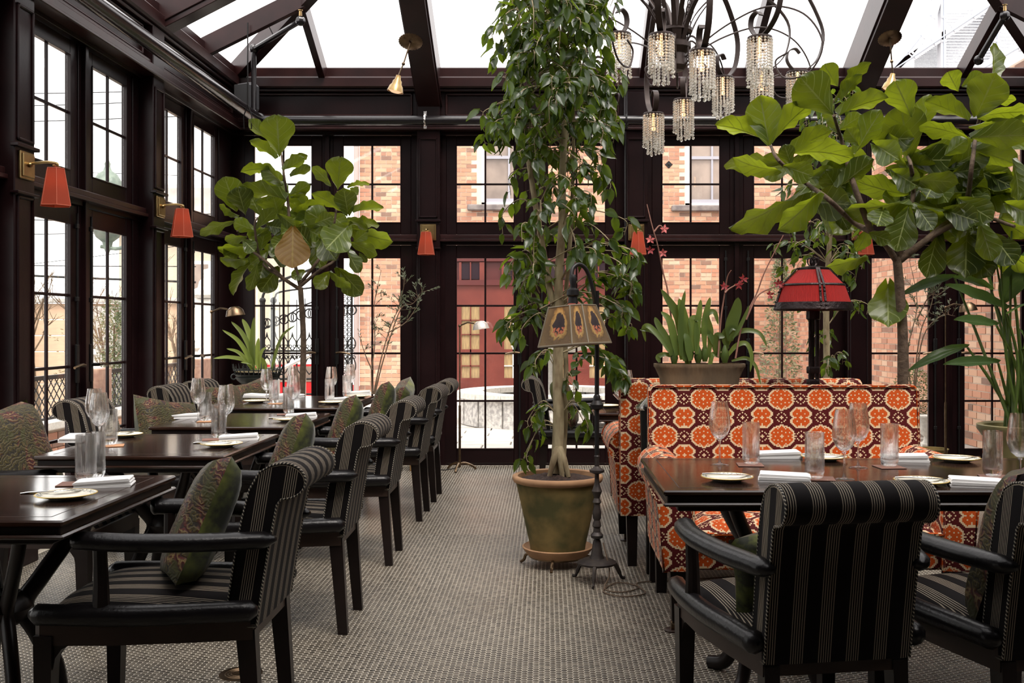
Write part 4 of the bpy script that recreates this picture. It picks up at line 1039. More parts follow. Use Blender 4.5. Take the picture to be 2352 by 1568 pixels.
for (hx_, hy_, z, cx_) in ((.118, .075, 0, .045), (.178, .125, -.19, .05)):
    cor.append([(-hx_, -hy_+cx_, z), (-hx_+cx_*1.5, -hy_, z), (hx_-cx_*1.5, -hy_, z), (hx_, -hy_+cx_, z), (hx_, hy_-cx_, z), (hx_-cx_*1.5, hy_, z), (-hx_+cx_*1.5, hy_, z), (-hx_, hy_-cx_, z)])
# camera sees three faces: two wide panels and a narrow one between, as a six-sided shade turned on its corner
cor = []
for (a_, b_, z) in ((.118, .085, 0), (.182, .14, -.19)):
    cor.append([(-a_, .02, z), (-.018*a_/.118-.012, -b_, z), (.018*a_/.118+.012, -b_, z), (a_, .02, z), (.018*a_/.118+.012, b_, z), (-.018*a_/.118-.012, b_, z)])
for k in range(6):
    l = (k+1) % 6
    MB().add([cor[0][k], cor[0][l], cor[1][l], cor[1][k]], [(0, 1, 2, 3)], [(0, 1), (1, 1), (1, 0), (0, 0)]).build('shade_panel', PM, sh, 0)
fr = MB()
for k in range(6): fr.tube([cor[0][k], cor[1][k]], .0045, 6)
fr.tube(cor[0], .004, 6, close=True).tube(cor[1], .005, 6, close=True); fr.build('shade_frame', mat('tarnished_frame', (.16, .13, .09), .6, .3), sh)
MB().ball(sc_+Vector((0, 0, -.17)), .028, 8).build('bulb', glow('dim_amber_bulb', (1, .7, .4), 3, (1, .5, .18)), fp)
# cord
cd = spline([(LX+.03, LY-.02, .2), (LX+.06, LY-.06, .06), (LX+.03, LY-.16, .006), (LX+.12, LY-.22, .006), (LX+.2, LY-.12, .006), (LX+.1, LY-.05, .008), (LX+.02, LY-.2, .006), (LX+.1, LY-.3, .006), (LX+.22, LY-.24, .006), (LX+.2, LY-.05, .006), (LX+.4, LY+.0, .006), (LX+.8, LY+.1, .006)], 8)
tag(MB().tube(cd, .0035, 5).build('lamp_cord', mat('twisted_brown_cord', (.10, .065, .04), .8)), 'twisted brown flex curled on the tiles at the foot of the painted floor lamp', 'cord')

# ------------------------------------------------------------------ red pleated lamp on the console
RX, RY = P(1868, 885, 5.13).x, 5.13
rl_ = empty('table_lamp', (RX, RY, .892), 0, 'wrought iron lamp with a red pleated shade standing between the settees', 'lamp')
WI = mat('hammered_iron', (.022, .014, .014), .38, .7, bmp=.4, bsc=50)
RM, nt, bs, tr_ = shademat('red_pleated_silk', (.50, .018, .014), .35)
u, v = uvxy(nt); bump(nt, bs, math_(nt, 'SINE', math_(nt, 'MULTIPLY', u, 900)), .9, .003)
zb = P(1868, 712, RY).z-.892; z1 = P(1868, 655, RY).z-.892; z2 = P(1868, 618, RY).z-.892
MB().lathe([(.188, zb+.03), (.155, z1), (.075, z2)], n=48).build('pleated_shade', RM, rl_, 20)
MB().lathe([(.196, zb-.002), (.200, zb+.005), (.190, zb+.04), (.186, zb+.036), (.19, zb+.004)], n=40).build('rim_band', WI, rl_)
MB().lathe([(.157, z1-.005), (.160, z1), (.155, z1+.007), (.152, z1)], n=40).build('middle_band', WI, rl_)
MB().lathe([(.08, z2-.006), (.08, z2+.006), (.03, z2+.016), (0, z2+.018)], n=24).build('cap', WI, rl_)
for k in range(4):
    a0 = R(90*k-90)
    for da in (-.06, .06):
        a = a0+da; st_ = MB()
        pts = [(r_*math.cos(a), r_*math.sin(a), z) for r_, z in ((.083, z2+.004), (.160, z1+.003), (.199, zb+.002))]
        for p0, p1 in zip(pts[:-1], pts[1:]): st_.beam(p0, p1, .010, .005, up=(math.cos(a), math.sin(a), .3))
        for t in (.15, .3, .7, .85):
            q = Vector(pts[1]).lerp(Vector(pts[2]), t); st_.ball(q+Vector((math.cos(a), math.sin(a), .3))*.003, .005, 5)
        st_.build('strap', WI, rl_)
zc = .30
for k in range(3):
    a = R(90+120*k); MB().tube([(.02*math.cos(a), .02*math.sin(a), .05), (.02*math.cos(a), .02*math.sin(a), zb+.02)], .010, 8).build('post', WI, rl_)
for pr_ in ([(.033, .085), (.035, .09), (.035, .115), (.033, .12)], [(.033, .15), (.035, .155), (.035, .18), (.033, .185)], [(.03, zb-.05), (.036, zb-.045), (.036, zb-.005), (.03, 0+zb)]): MB().lathe(pr_, n=8).build('collar', WI, rl_)
for k in range(4):
    a = R(45+90*k); MB().tube(spline([(r_*math.cos(a), r_*math.sin(a), z) for r_, z in [(.02, .09), (.055, .085), (.085, .055), (.105, .01)]], 5), .009, 6).build('arched_foot', WI, rl_)
    MB().tube(spline([(r_*math.cos(a), r_*math.sin(a), z2+z) for r_, z in [(.01, .01), (.03, .03), (.028, .055), (.008, .05), (.012, .03)]], 4), .004, 5).build('finial_scroll', WI, rl_)
MB().cyl((0, 0, z2), (0, 0, z2+.07), .004, n=6).build('finial', WI, rl_)

# ------------------------------------------------------------------ brass reading lamps on thin poles
def reading(px_, py_, Y_, fx, face, lab, m1=BRONZE, base=True, domec=None):
    """px,py = joint at the pole top"""
    p = P(px_, py_, Y_); e = empty('reading_lamp', (p.x, p.y, 0), 0, lab, 'lamp', 'brass reading floor lamps'); z = p.z
    MB().cyl((0, 0, .03), (0, 0, z), .006, n=8).cyl((0, 0, .03), (0, 0, z*.45), .011, n=10).build('pole', m1, e)
    MB().ball((0, 0, z), .014, 8).tube([(0, 0, z), (face*.07, 0, z+.03), (face*.13, 0, z+.02)], .007, 6).build('joint', m1, e)
    MB().lathe([(.0, .075), (.03, .070), (.055, .045), (.066, .0), (.062, .0), (.052, .04), (.028, .065), (0, .07)], (face*.19, 0, z-.03), 20, M=Euler((0, R(-face*8), 0)).to_matrix(), sx=1.15).build('dome_shade', domec or m1, e)
    if base:
        for k in range(3):
            a = R(20+120*k); MB().tube(spline([(0, 0, .06), (.05*math.cos(a), .05*math.sin(a), .065), (.12*math.cos(a), .12*math.sin(a), .035), (.15*math.cos(a), .15*math.sin(a), .008)], 4), .011, 6).build('foot', m1, e)
    return e
reading(486, 716, 8.0, 0, 1, 'bronze reading lamp rising above the spiky plant in the back left corner')
reading(1056, 748, 8.95, 0, 1, 'thin reading lamp with a pale scalloped shade in front of the glass doors', domec=mat('pearly_shade', (.55, .5, .45), .25, .5))
reading(2172, 706, 8.4, 0, 1, 'dark reading lamp behind the large leaved potted plant')
tag(MB().tube(spline([P(1058, 1072, 8.95)+Vector((0, 0, .0)), Vector((-.9, 8.95, .006)), Vector((-1.0, 9.0, .006)), Vector((-1.2, 9.05, .006))], 6), .004, 5).build('lamp_cord', IRON), 'dark cord trailing on the floor from the reading lamp at the doors', 'cord')
bxo = empty('wooden_plinth', (-1.14, 8.97, 0), 0, 'small tan wooden box at the foot of the pilaster behind the last armchair', 'box')
MB().box((0, 0, .15), (.16, .12, .30), ch=.004).build('box_body', mat('tan_wood', (.20, .115, .04), .45, c2=(.13, .07, .03), sc_=6, stretch=(8, 8, 1)), bxo); MB().box((0, 0, .305), (.17, .13, .012), ch=.003).build('box_top', BROWNW, bxo)
# ------------------------------------------------------------------ leaves
def leafmat(name, c, ct, rough=.32, veins=7, vein=(.30, .36, .12), tr=.45, dark=None):
    m, nt, bs = newmat(name); u, v = uvxy(nt); oi = N(nt, 'ShaderNodeObjectInfo'); gi = N(nt, 'ShaderNodeNewGeometry')
    rnd = math_(nt, 'FRACT', math_(nt, 'ADD', oi.outputs['Random'], gi.outputs['Random Per Island']))
    base = mix(nt, rnd, c, dark or tuple(x*.6 for x in c))
    mot = noise(nt, 18, 2, N(nt, 'ShaderNodeTexCoord').outputs['Object'])
    base = mix(nt, math_(nt, 'MULTIPLY', mot, .35), base, tuple(x*.75 for x in c))
    tcol = mix(nt, rnd, ct, tuple(x*.32 for x in ct))
    if veins:
        au = math_(nt, 'ABSOLUTE', math_(nt, 'SUBTRACT', u, .5))
        mid = math_(nt, 'LESS_THAN', au, .020)
        sv = math_(nt, 'FRACT', math_(nt, 'SUBTRACT', math_(nt, 'MULTIPLY', v, veins), math_(nt, 'MULTIPLY', au, veins*.62)))
        side = math_(nt, 'LESS_THAN', math_(nt, 'ABSOLUTE', math_(nt, 'SUBTRACT', sv, .5)), .045)
        vm = math_(nt, 'MAXIMUM', mid, math_(nt, 'MULTIPLY', side, .7))
        base = mix(nt, vm, base, vein); tcol = mix(nt, vm, tcol, tuple(x*.25 for x in ct))
        wv = math_(nt, 'ABSOLUTE', math_(nt, 'SUBTRACT', sv, .5)); bump(nt, bs, wv, .35, .006)
    nt.links.new(base, bs.inputs['Base Color']); bs.inputs['Roughness'].default_value = rough
    t = N(nt, 'ShaderNodeBsdfTranslucent'); nt.links.new(tcol, t.inputs[0]); mx = N(nt, 'ShaderNodeMixShader'); mx.inputs[0].default_value = tr
    nt.links.new(bs.outputs[0], mx.inputs[1]); nt.links.new(t.outputs[0], mx.inputs[2]); nt.links.new(mx.outputs[0], nt.nodes['Material Output'].inputs[0]); return m
FIG = leafmat('fiddle_leaf_green', (.050, .078, .014), (.42, .52, .02), .30, 5.5, (.26, .30, .11), .36, dark=(.022, .036, .008))
FIGY = leafmat('yellowing_fiddle_leaf', (.20, .105, .008), (.75, .36, .01), .6, 7, (.22, .15, .02), .5)
FICUS = leafmat('ficus_green', (.042, .075, .022), (.30, .44, .02), .24, 0, tr=.38)
STREL = leafmat('bird_of_paradise_green', (.05, .10, .03), (.22, .36, .06), .32, 26, (.09, .15, .05), .3)
STRAP = leafmat('strap_leaf_green', (.09, .14, .03), (.34, .42, .06), .4, 0, tr=.35)
STRAPL = leafmat('pale_strap_leaf_green', (.22, .30, .06), (.50, .60, .12), .4, 0, tr=.4)
OLIVE = leafmat('olive_leaf', (.12, .14, .08), (.22, .26, .12), .5, 0, tr=.3)
BARK = mat('pale_ficus_bark', (.17, .12, .065), .85, c2=(.36, .30, .18), sc_=22, bmp=.9, bsc=30, stretch=(1, 1, .35))
BARKD = mat('dark_fig_bark', (.055, .034, .02), .85, c2=(.10, .065, .04), sc_=25, bmp=.7, bsc=40)
TWIG = mat('woody_twig', (.13, .085, .05), .8)
def leafshape(L, prof, wid, nu=6, nv=10, bend=.15, cup=.12, wave=.03, seed=0, thick=0):
    """leaf from the origin along +Y, upper face +Z; prof(v) = half width 0..1"""
    rr = random.Random(seed); ph = rr.uniform(0, 6); b = MB(); f1 = rr.uniform(2, 3.4)
    def fn(u, v):
        s_ = 2*u-1; w_ = prof(v)*wid/2; y = v*L; z = -bend*L*v*v+cup*wid*abs(s_)**1.5*(1-.6*v)
        z += wave*L*math.sin(ph+v*f1*6.28+(2 if s_ > 0 else 0))*abs(s_)**2*prof(v)
        return Vector((s_*w_, y*(1-.12*bend*v), z))
    return b.grid(fn, nu, nv)
def fiddle(v): return 1.16*max(.035 if v < .08 else 0, (math.sin(math.pi*min(1, v**1.25*.985+.01))**.62)*(.62+.42*v)*(1-.16*math.exp(-((v-.36)/.12)**2)))
def ovate(v): return (math.sin(math.pi*v**.8)**.9)*(1 if v < .85 else 1)*(1-.25*v) if 0 < v < 1 else 0
def lance(v): return math.sin(math.pi*min(1, max(0, v)))**.8 if 0 < v < 1 else .0
FL = [leafshape(1, fiddle, .68, 8, 12, b, c, w_, s_).mesh('fiddle_leaf', FIG, 180) for s_, (b, c, w_) in enumerate([(.10, .16, .04), (.28, .2, .055), (.45, .14, .06), (.05, .3, .035), (.18, -.05, .06), (.32, .28, .05)])]
FLY = leafshape(1, fiddle, .72, 8, 12, .1, .1, .03, 4).mesh('fiddle_leaf', FIGY, 180)
def place_leaf(par, me, base, tip, normal, L, Wn, name='leaf'):
    """base/tip world, me unit length with nominal width ratio; Wn = scale in width"""
    y = (tip-base).normalized(); x = y.cross(normal).normalized(); z = x.cross(y)
    M = Matrix((x*Wn, y*L, z*L*.9)).transposed().to_4x4(); M.translation = base-par.location
    o = bpy.data.objects.new(name, me); COL.objects.link(o); o.parent = par; o.matrix_local = M; return o
def fig_leaves(par, rows, ox, oy, scz, Yc, depth, rs):
    rr = random.Random(rs); cx = sum(r_[0][0] for r_ in rows)/len(rows)
    for r_ in rows:
        (bx, by), (tx_, ty), w_ = r_[:3]; opt = r_[3] if len(r_) > 3 else 0
        bpx, bpy, tpx, tpy, wpx = ox+bx/scz, oy+by/scz, ox+tx_/scz, oy+ty/scz, w_/scz
        Yb = Yc+rr.uniform(-.5, .5)*depth
        base = P(bpx, bpy, Yb); Lpx = math.hypot(tpx-bpx, tpy-bpy); L2 = Lpx*Yb/F; W2 = wpx*Yb/F
        view = (base-Vector((0, 0, H))).normalized(); dy = 0
        if W2 > L2*.70:                       # seen foreshortened: the leaf comes towards or away from the viewer
            L = W2/.68; dy = -math.sqrt(max(0, L*L-L2*L2))*(1 if ty > by else .8)
            Wn = L
        else:
            L = L2*1.02; dy = rr.uniform(-.10, .06)*L; Wn = L
        tip = P(tpx, tpy, Yb)+Vector((0, dy, 0)); tip += view*0
        y = (tip-base).normalized(); L = (tip-base).length
        side = y.cross(-view).normalized(); nf = side.cross(y).normalized()      # faces the viewer
        if nf.dot(-view) < 0: nf = -nf
        ratio = min(1, W2/(L*.68)); a = math.acos(max(.25, ratio))*(.92 if W2 < .66*L2 else .3)
        up = Vector((0, 0, 1)); s_ = 1 if (y.cross(nf)).dot(up) < 0 else -1
        n_ = Matrix.Rotation(a*s_, 3, y) @ nf
        if n_.z < 0 and rr.random() < .35 and abs(a) > .3: n_ = -n_
        if ty < by-60 and rr.random() < .8 and n_.dot(-view) > 0: n_ = -n_        # upright leaves show their back
        if opt == 2: n_ = nf
        me = FLY if opt == 1 else FL[rr.choice((0, 3)) if W2 > .5*L2 else rr.choice((1, 2, 4, 5))]
        place_leaf(par, me, base, tip, n_, L*1.05, 1.08*max(L*.85, min(L*1.15, W2/.68)), 'leaf')
def stem(par, pts, r, mt, name='branch', n=8):
    pp_ = spline([Vector(p)-par.location for p in pts], 5); m = len(pp_); rr = [r[0]+(r[1]-r[0])*i/(m-1) for i in range(m)]
    return MB().tube(pp_, rr, n).build(name, mt, par, 80)
# ---- left fiddle leaf fig, behind the farthest left table
Y1 = 8.25; base1 = P(692, 1010, Y1); base1.z = 0
t1 = empty('fiddle_leaf_fig', base1, 0, 'slim fiddle leaf fig tree behind the farthest left table, one leaf turning yellow', 'tree')
px1 = lambda x, y, d=0: P(x, y, Y1+d)
MB().lathe([(.15, 0), (.17, .02), (.2, .30), (.215, .32), (.215, .35), (.19, .35), (.185, .31), (0, .31)], n=28).build('pot', mat('dark_glazed_pot', (.03, .03, .028), .3), t1)
stem(t1, [Vector((base1.x, Y1, .3)), px1(694, 900), px1(697, 780), px1(690, 660)], (.028, .022), BARKD, 'trunk', 10)
for q in ([(690, 665), (640, 632), (600, 600), (585, 520), (592, 500)], [(690, 660), (668, 560), (662, 470), (652, 400), (645, 345)], [(692, 655), (735, 620), (775, 590), (795, 520)], [(690, 650), (722, 610), (755, 560), (770, 500), (775, 440)], [(650, 640), (610, 600), (560, 560), (545, 530)]):
    stem(t1, [px1(x, y, .03*i*(-1)**i) for i, (x, y) in enumerate(q)], (.016, .007), BARKD)
R1 = [((655,345),(680,62),245), ((555,210),(425,60),110), ((620,360),(470,195),85), ((600,450),(385,390),80), ((690,430),(850,300),80), ((680,450),(840,350),105), ((740,500),(890,420),90), ((690,560),(520,410),130),
 ((700,680),(370,545),110), ((720,650),(650,540),90), ((740,640),(885,560),105), ((740,650),(905,622),40), ((720,780),(500,660),95), ((735,800),(985,680),125), ((390,800),(380,612),190), ((320,770),(262,520),200),
 ((340,800),(170,745),70), ((300,840),(35,910),85), ((460,920),(300,850),115), ((480,910),(610,745),115), ((470,920),(330,815),60), ((480,950),(575,920),40), ((400,960),(230,1000),95), ((480,1000),(185,1130),135),
 ((410,1130),(190,1190),105), ((520,1030),(700,1090),115), ((450,1160),(235,1360),55), ((620,1130),(740,1170),105), ((760,890),(795,1195),235,1), ((540,1140),(520,1290),110), ((480,1170),(440,1390),100), ((650,1200),(530,1390),160),
 ((1110,600),(1160,375),200), ((1060,570),(940,415),95), ((1190,790),(1185,612),165), ((1150,780),(975,590),115), ((1190,590),(1335,500),50), ((1210,600),(1280,645),95), ((1230,780),(1455,690),95), ((1180,830),(1370,870),85),
 ((1190,880),(1420,800),95), ((1190,885),(1105,1062),240,2), ((1200,890),(1500,1050),155), ((1200,1010),(1430,1080),115), ((1100,900),(890,780),180), ((970,980),(1120,1150),185), ((1170,1060),(1280,1240),115), ((1107,1200),(1290,1412),175),
 ((1060,1230),(1180,1390),85), ((1040,1250),(960,1370),115), ((850,1230),(780,1290),85), ((1280,1090),(1335,1165),55), ((560,880),(700,910),120), ((640,780),(770,890),95), ((870,760),(790,850),130), ((850,900),(1000,970),130),
 ((600,1000),(700,1090),125), ((700,960),(640,1060),110), ((380,1000),(480,1080),110), ((820,870),(720,960),150), ((940,860),(1080,820),120), ((900,1040),(800,900),130), ((560,1080),(470,1180),120), ((1240,1000),(1340,940),90)]
def fill(n, cx, cy, rx_, ry_, seed, w0=90, w1=150):
    rr = random.Random(seed); out = []
    for _ in range(n):
        a = rr.uniform(0, 6.28); q = rr.random()**.5; x, y = cx+rx_*q*math.cos(a), cy+ry_*q*math.sin(a); b = rr.uniform(-2.6, -.5) if rr.random() < .35 else rr.uniform(0, 3.14); L = rr.uniform(150, 230)
        out.append(((x, y), (x+L*math.cos(b), y+L*.8*math.sin(b)), rr.uniform(w0, w1)))
    return out
fig_leaves(t1, fill(30, 720, 900, 400, 260, 4, 110, 170), 450, 260, 3.409, Y1+.25, .3, 5)
fig_leaves(t1, R1, 450, 260, 3.409, Y1, .55, 3)
# ---- right fiddle leaf fig
Y2 = 5.95; base2 = P(2078, 900, Y2); base2.z = 0
t2 = empty('fiddle_leaf_fig', base2, 0, 'big spreading fiddle leaf fig tree rising behind the orange settees', 'tree')
px2 = lambda x, y, d=0: P(x, y, Y2+d)
MB().lathe([(.19, 0), (.2, .02), (.25, .40), (.27, .42), (.27, .46), (.24, .46), (.235, .41), (0, .41)], n=28).build('pot', mat('dark_glazed_pot2', (.03, .03, .028), .3), t2)
stem(t2, [Vector((base2.x, Y2, .4)), px2(2074, 880), px2(2073, 760), px2(2066, 660), px2(2060, 590)], (.034, .026), BARKD, 'trunk', 12)
for q in ([(2060, 600), (2020, 545), (1960, 510), (1900, 455), (1850, 420), (1790, 370), (1768, 330)], [(2062, 595), (2085, 520), (2098, 440), (2092, 380), (2085, 360)], [(2065, 600), (2140, 540), (2215, 470), (2232, 380), (2245, 290), (2278, 190)], [(2000, 530), (1960, 420), (1935, 330), (1915, 265)], [(2070, 590), (2180, 520), (2260, 500), (2330, 520)]):
    stem(t2, [px2(x, y, .05*i*(-1)**i) for i, (x, y) in enumerate(q)], (.02, .009), BARKD)
R2 = [((320,640),(258,377),190), ((305,620),(48,460),115), ((340,630),(522,355),105), ((700,470),(475,285),225), ((720,300),(620,190),115), ((735,370),(820,145),50), ((745,380),(805,225),60), ((730,470),(960,320),95), ((730,560),(620,400),65),
 ((730,550),(850,470),95), ((820,690),(945,450),150), ((430,700),(640,530),115), ((430,700),(770,600),95), ((390,740),(65,710),95), ((390,780),(125,800),100), ((450,760),(400,650),90), ((400,760),(570,820),125), ((600,860),(810,700),85),
 ((720,890),(910,730),125), ((640,880),(770,935),110), ((530,880),(172,1190),115), ((610,910),(420,1150),145), ((560,890),(470,990),95), ((1135,730),(1045,440),230), ((1150,480),(1020,300),175), ((1130,770),(960,630),85), ((1165,715),(1400,660),125),
 ((1200,590),(1240,360),130), ((1480,500),(1245,345),140), ((1525,470),(1535,295),215), ((1600,280),(1680,50),90), ((1420,330),(1325,235),115), ((1440,300),(1540,245),90), ((1530,480),(1800,410),80), ((1480,530),(1810,480),75), ((1600,390),(1740,360),50),
 ((1490,600),(1810,570),175), ((1480,600),(1220,490),105), ((1470,600),(1430,740),115), ((1490,660),(1740,745),135), ((1150,850),(1400,830),125), ((1390,800),(1510,790),105), ((1180,910),(1600,990),145), ((1480,850),(1810,1030),155), ((1600,800),(1780,890),135),
 ((1730,720),(1800,950),115), ((1130,930),(842,880),145), ((1130,950),(810,1080),115), ((1160,970),(1510,1110),95), ((1130,1000),(1055,1245),175), ((1180,1000),(1230,1130),115), ((1300,1150),(1238,1400),155), ((1470,1110),(1430,1400),205), ((1540,1080),(1620,1300),145),
 ((1560,1080),(1790,1450),155), ((1660,1060),(1810,1180),105), ((900,1080),(880,1260),85), ((820,1000),(680,1150),145), ((900,1150),(1010,1200),85), ((880,1275),(672,1390),75), ((1010,1448),(950,1680),205,2), ((1000,780),(1110,830),120), ((940,640),(1000,750),150),
 ((1180,1040),(1080,1110),130), ((1350,1020),(1450,1100),150), ((1260,1020),(1330,1180),160), ((980,1020),(900,1110),140), ((1420,950),(1560,1080),150), ((1280,860),(1180,960),140), ((1050,800),(1120,900),140), ((1620,1160),(1680,1330),150), ((1700,980),(1810,1080),140), ((840,640),(760,560),90), ((1700,650),(1830,600),120), ((1340,700),(1440,620),100)]
fig_leaves(t2, fill(30, 1000, 830, 560, 260, 8, 120, 190)+fill(22, 1420, 960, 340, 280, 9, 130, 200), 1640, 80, 2.5295, Y2+.35, .4, 6)
fig_leaves(t2, R2, 1640, 80, 2.5295, Y2, .7, 11)
# ---- terracotta pot with the tall weeping ficus
YF_ = 5.42; fb = Vector((P(1281, 1090, YF_).x, YF_, 0))
ft = empty('weeping_fig', fb, 0, 'tall weeping fig with pale trunk in a mossy terracotta pot beside the aisle', 'tree')
POTM = mat('mossy_terracotta', (.19, .135, .05), .85, c2=(.075, .068, .026), sc_=6, spec=.2, bmp=.3, bsc=14, lo=.38, hi=.62)
POTR = mat('bare_terracotta', (.36, .20, .10), .8, c2=(.26, .14, .07), sc_=10)
z0 = .085
MB().lathe([(.13, z0), (.148, z0), (.152, z0+.03), (.168, z0+.10), (.205, z0+.27), (.226, z0+.365), (.20, z0+.365)], n=48).build('pot', POTM, ft, 50)
MB().lathe([(.224, z0+.36), (.238, z0+.365), (.245, z0+.38), (.243, z0+.395), (.232, z0+.40), (.215, z0+.395), (.208, z0+.36)], n=48).build('pot_rim', POTR, ft, 60)
MB().lathe([(0, .055), (.155, .052), (.165, .06), (.188, .09), (.192, .1), (.184, .104), (.16, .085), (0, .085)], n=48).build('saucer', POTR, ft, 50)
st_ = MB().torus((0, 0, .05), .15, .007, n=28)
st_.build('stand_ring', BRONZE, ft)
for k in range(4):
    a = R(-100+90*k); MB().tube(spline([(r_*math.cos(a), r_*math.sin(a), z) for r_, z in [(.15, .052), (.175, .045), (.185, .02), (.205, .006)]], 4), .008, 6).build('stand_foot', BRONZE, ft)
def soilf(u, v):
    a = u*2*math.pi; r_ = v*.215; return Vector((r_*math.cos(a), r_*math.sin(a), z0+.372+.035*(1-v)+.012*math.sin(a*7+v*9)*math.sin(v*17)*(1-v**4)))
MB().grid(soilf, 36, 10).build('soil', SOIL, ft, 180)
fx = lambda x, y, d=0: P(x, y, YF_+d)
TR = [[(1279, 1086), (1283, 960), (1281, 850), (1284, 740), (1283, 640), (1291, 520), (1292, 400), (1299, 250), (1296, 120), (1290, -40)],
      [(1284, 740), (1262, 660), (1245, 560), (1222, 420), (1205, 300), (1195, 150), (1190, 0)],
      [(1291, 1086), (1298, 960), (1300, 850), (1297, 720), (1309, 560), (1316, 400), (1318, 230)]]
for k, (q, r_) in enumerate(zip(TR, ((.033, .012), (.020, .009), (.017, .008)))):
    stem(ft, [fx(x, y, (0, .02, .05)[k]) for x, y in q], r_, BARK, 'trunk', 12)
for (x, y) in ((1262, 1094), (1306, 1095), (1292, 1100)): stem(ft, [fx(1283, 1030, -.02), fx((x+1283)/2, 1055, -.05), fx(x, y, -.05)], (.026, .012), BARK, 'root', 8)
fr_ = random.Random(21)
LFm = [leafshape(1, ovate, .56, 2, 4, b, .25, .02, s_).mesh('leaf', FICUS, 180) for s_, b in enumerate((.1, .25, .4))]
allL = []; tw = MB()
def trunk_at(py_):
    for k in (0,):
        q = TR[k]
        for (x0, y0_), (x1, y1_) in zip(q[:-1], q[1:]):
            if y1_ <= py_ <= y0_: t = (y0_-py_)/(y0_-y1_); return x0+(x1-x0)*t
    return 1290
def fbranch(p0, p1, droop, nl, L=.085, acc=None, twig=None, sp=.045):
    mid = p0.lerp(p1, .5)+Vector((0, 0, .06+.04*fr_.random())); end = p1+Vector((0, 0, -droop))
    pts = spline([p0, mid, p1, end], 5); twig.tube(pts, [.004-.0025*i/len(pts) for i in range(len(pts))], 4)
    m = len(pts)
    for i in range(nl):
        t = .22+.78*(i+fr_.random()*.5)/nl; k = min(m-2, int(t*(m-1))); q = pts[k].lerp(pts[k+1], t*(m-1)-k); d = (pts[k+1]-pts[k]).normalized()
        sd = Vector((fr_.uniform(-1, 1), fr_.uniform(-1, 1), fr_.uniform(-.5, .4))).normalized()
        dr = (d*.6+sd*.8+Vector((0, 0, -.5))).normalized(); nn = Vector((fr_.uniform(-.6, .6), fr_.uniform(-1, .1), fr_.uniform(.1, 1))).normalized()
        acc.append((q+sd*.02, dr, nn, L*fr_.uniform(.7, 1.15)))
        tw.tube([q, q+sd*.02], .0012, 3)
# crown envelope: py -> (left, right) in the photograph, turned into real radii
env = [(-40, 1150, 1425, 16), (30, 1145, 1425, 20), (100, 1120, 1425, 22), (170, 1115, 1425, 22), (240, 1100, 1425, 22), (300, 1105, 1420, 18), (360, 1140, 1415, 10), (420, 1150, 1400, 7), (480, 1130, 1440, 7), (540, 1150, 1430, 7), (600, 1165, 1480, 9), (650, 1190, 1490, 8), (700, 1165, 1440, 5), (750, 1160, 1350, 3)]
for (y, l, r_, nb) in env:
    xc = trunk_at(min(1072, y)); rl, rrr = (xc-l)*YF_/F, (r_-xc)*YF_/F
    for k in range(nb):
        a = fr_.uniform(0, 2*math.pi); rad = (rrr if math.cos(a) > 0 else rl); dep = (rl+rrr)/2*.9
        q = fr_.uniform(.55, 1.0) if y < 330 else fr_.uniform(.7, 1.02)
        p0 = fx(xc if fr_.random() < .6 or y > 700 else (1215 if y < 400 else 1240), y+30+fr_.uniform(-25, 25)); p1 = fx(xc, y+fr_.uniform(-30, 30))+Vector((math.cos(a)*rad*q, math.sin(a)*dep*q, 0))
        fbranch(p0, p1, fr_.uniform(.04, .12), int(11 if y < 330 else 9), .088, allL, tw)
for (a_, b_, n_) in (((1284, 860), (1225, 830), 8), ((1290, 810), (1425, 850), 16), ((1290, 880), (1400, 830), 12), ((1284, 960), (1215, 955), 6), ((1290, 950), (1345, 965), 7), ((1280, 980), (1205, 1045), 6), ((1284, 760), (1170, 740), 9), ((1290, 900), (1325, 890), 3), ((1300, 700), (1430, 640), 14), ((1300, 760), (1440, 740), 5)):
    for k in range(2): fbranch(fx(*a_), fx(b_[0]+fr_.uniform(-8, 8), b_[1]+fr_.uniform(-8, 8), fr_.uniform(-.1, .12)), .05, n_, .088, allL, tw)
tw.build('twigs', BARK, ft, 0, kind='stuff')
allL.sort(key=lambda q: (q[0].y, ) )
vis = [q for q in allL if 1248-750+q[0].z > -1e9 and (H-(q[0].z))*F/q[0].y+750 > -5]
big = sorted(vis, key=lambda q: -q[3]/q[0].y+(.0 if q[0].y < YF_+.1 else .01))[:290]
bs_ = set(id(q) for q in big)
def leafM(q):
    y = q[1]; x = y.cross(q[2]).normalized(); z = x.cross(y); M = Matrix((x*q[3], y*q[3], z*q[3])).transposed().to_4x4(); M.translation = q[0]; return M
for i, q in enumerate(big):
    o = obj('leaf', LFm[i % 3], ft, Matrix.Translation(-fb) @ leafM(q))
def leafcloud(qs, name, par, shapes, mt):
    b = MB()
    for i, q in enumerate(qs):
        s_ = shapes[i % len(shapes)]; M = leafM(q); b.add([M @ Vector(v)-par.location for v in s_.v], s_.f, s_.uv)
    return b.build(name, mt, par, 180, kind='stuff')
LFb = [leafshape(1, ovate, .56, 2, 4, b, .25, .02, s_) for s_, b in enumerate((.1, .25, .4))]
# the builder above stored twig points in world space; shift them under the tree
for o in ft.children:
    if o.name.startswith('twigs'): o.location = -fb
leafcloud([q for q in allL if id(q) not in bs_], 'small_leaves', ft, LFb, FICUS)
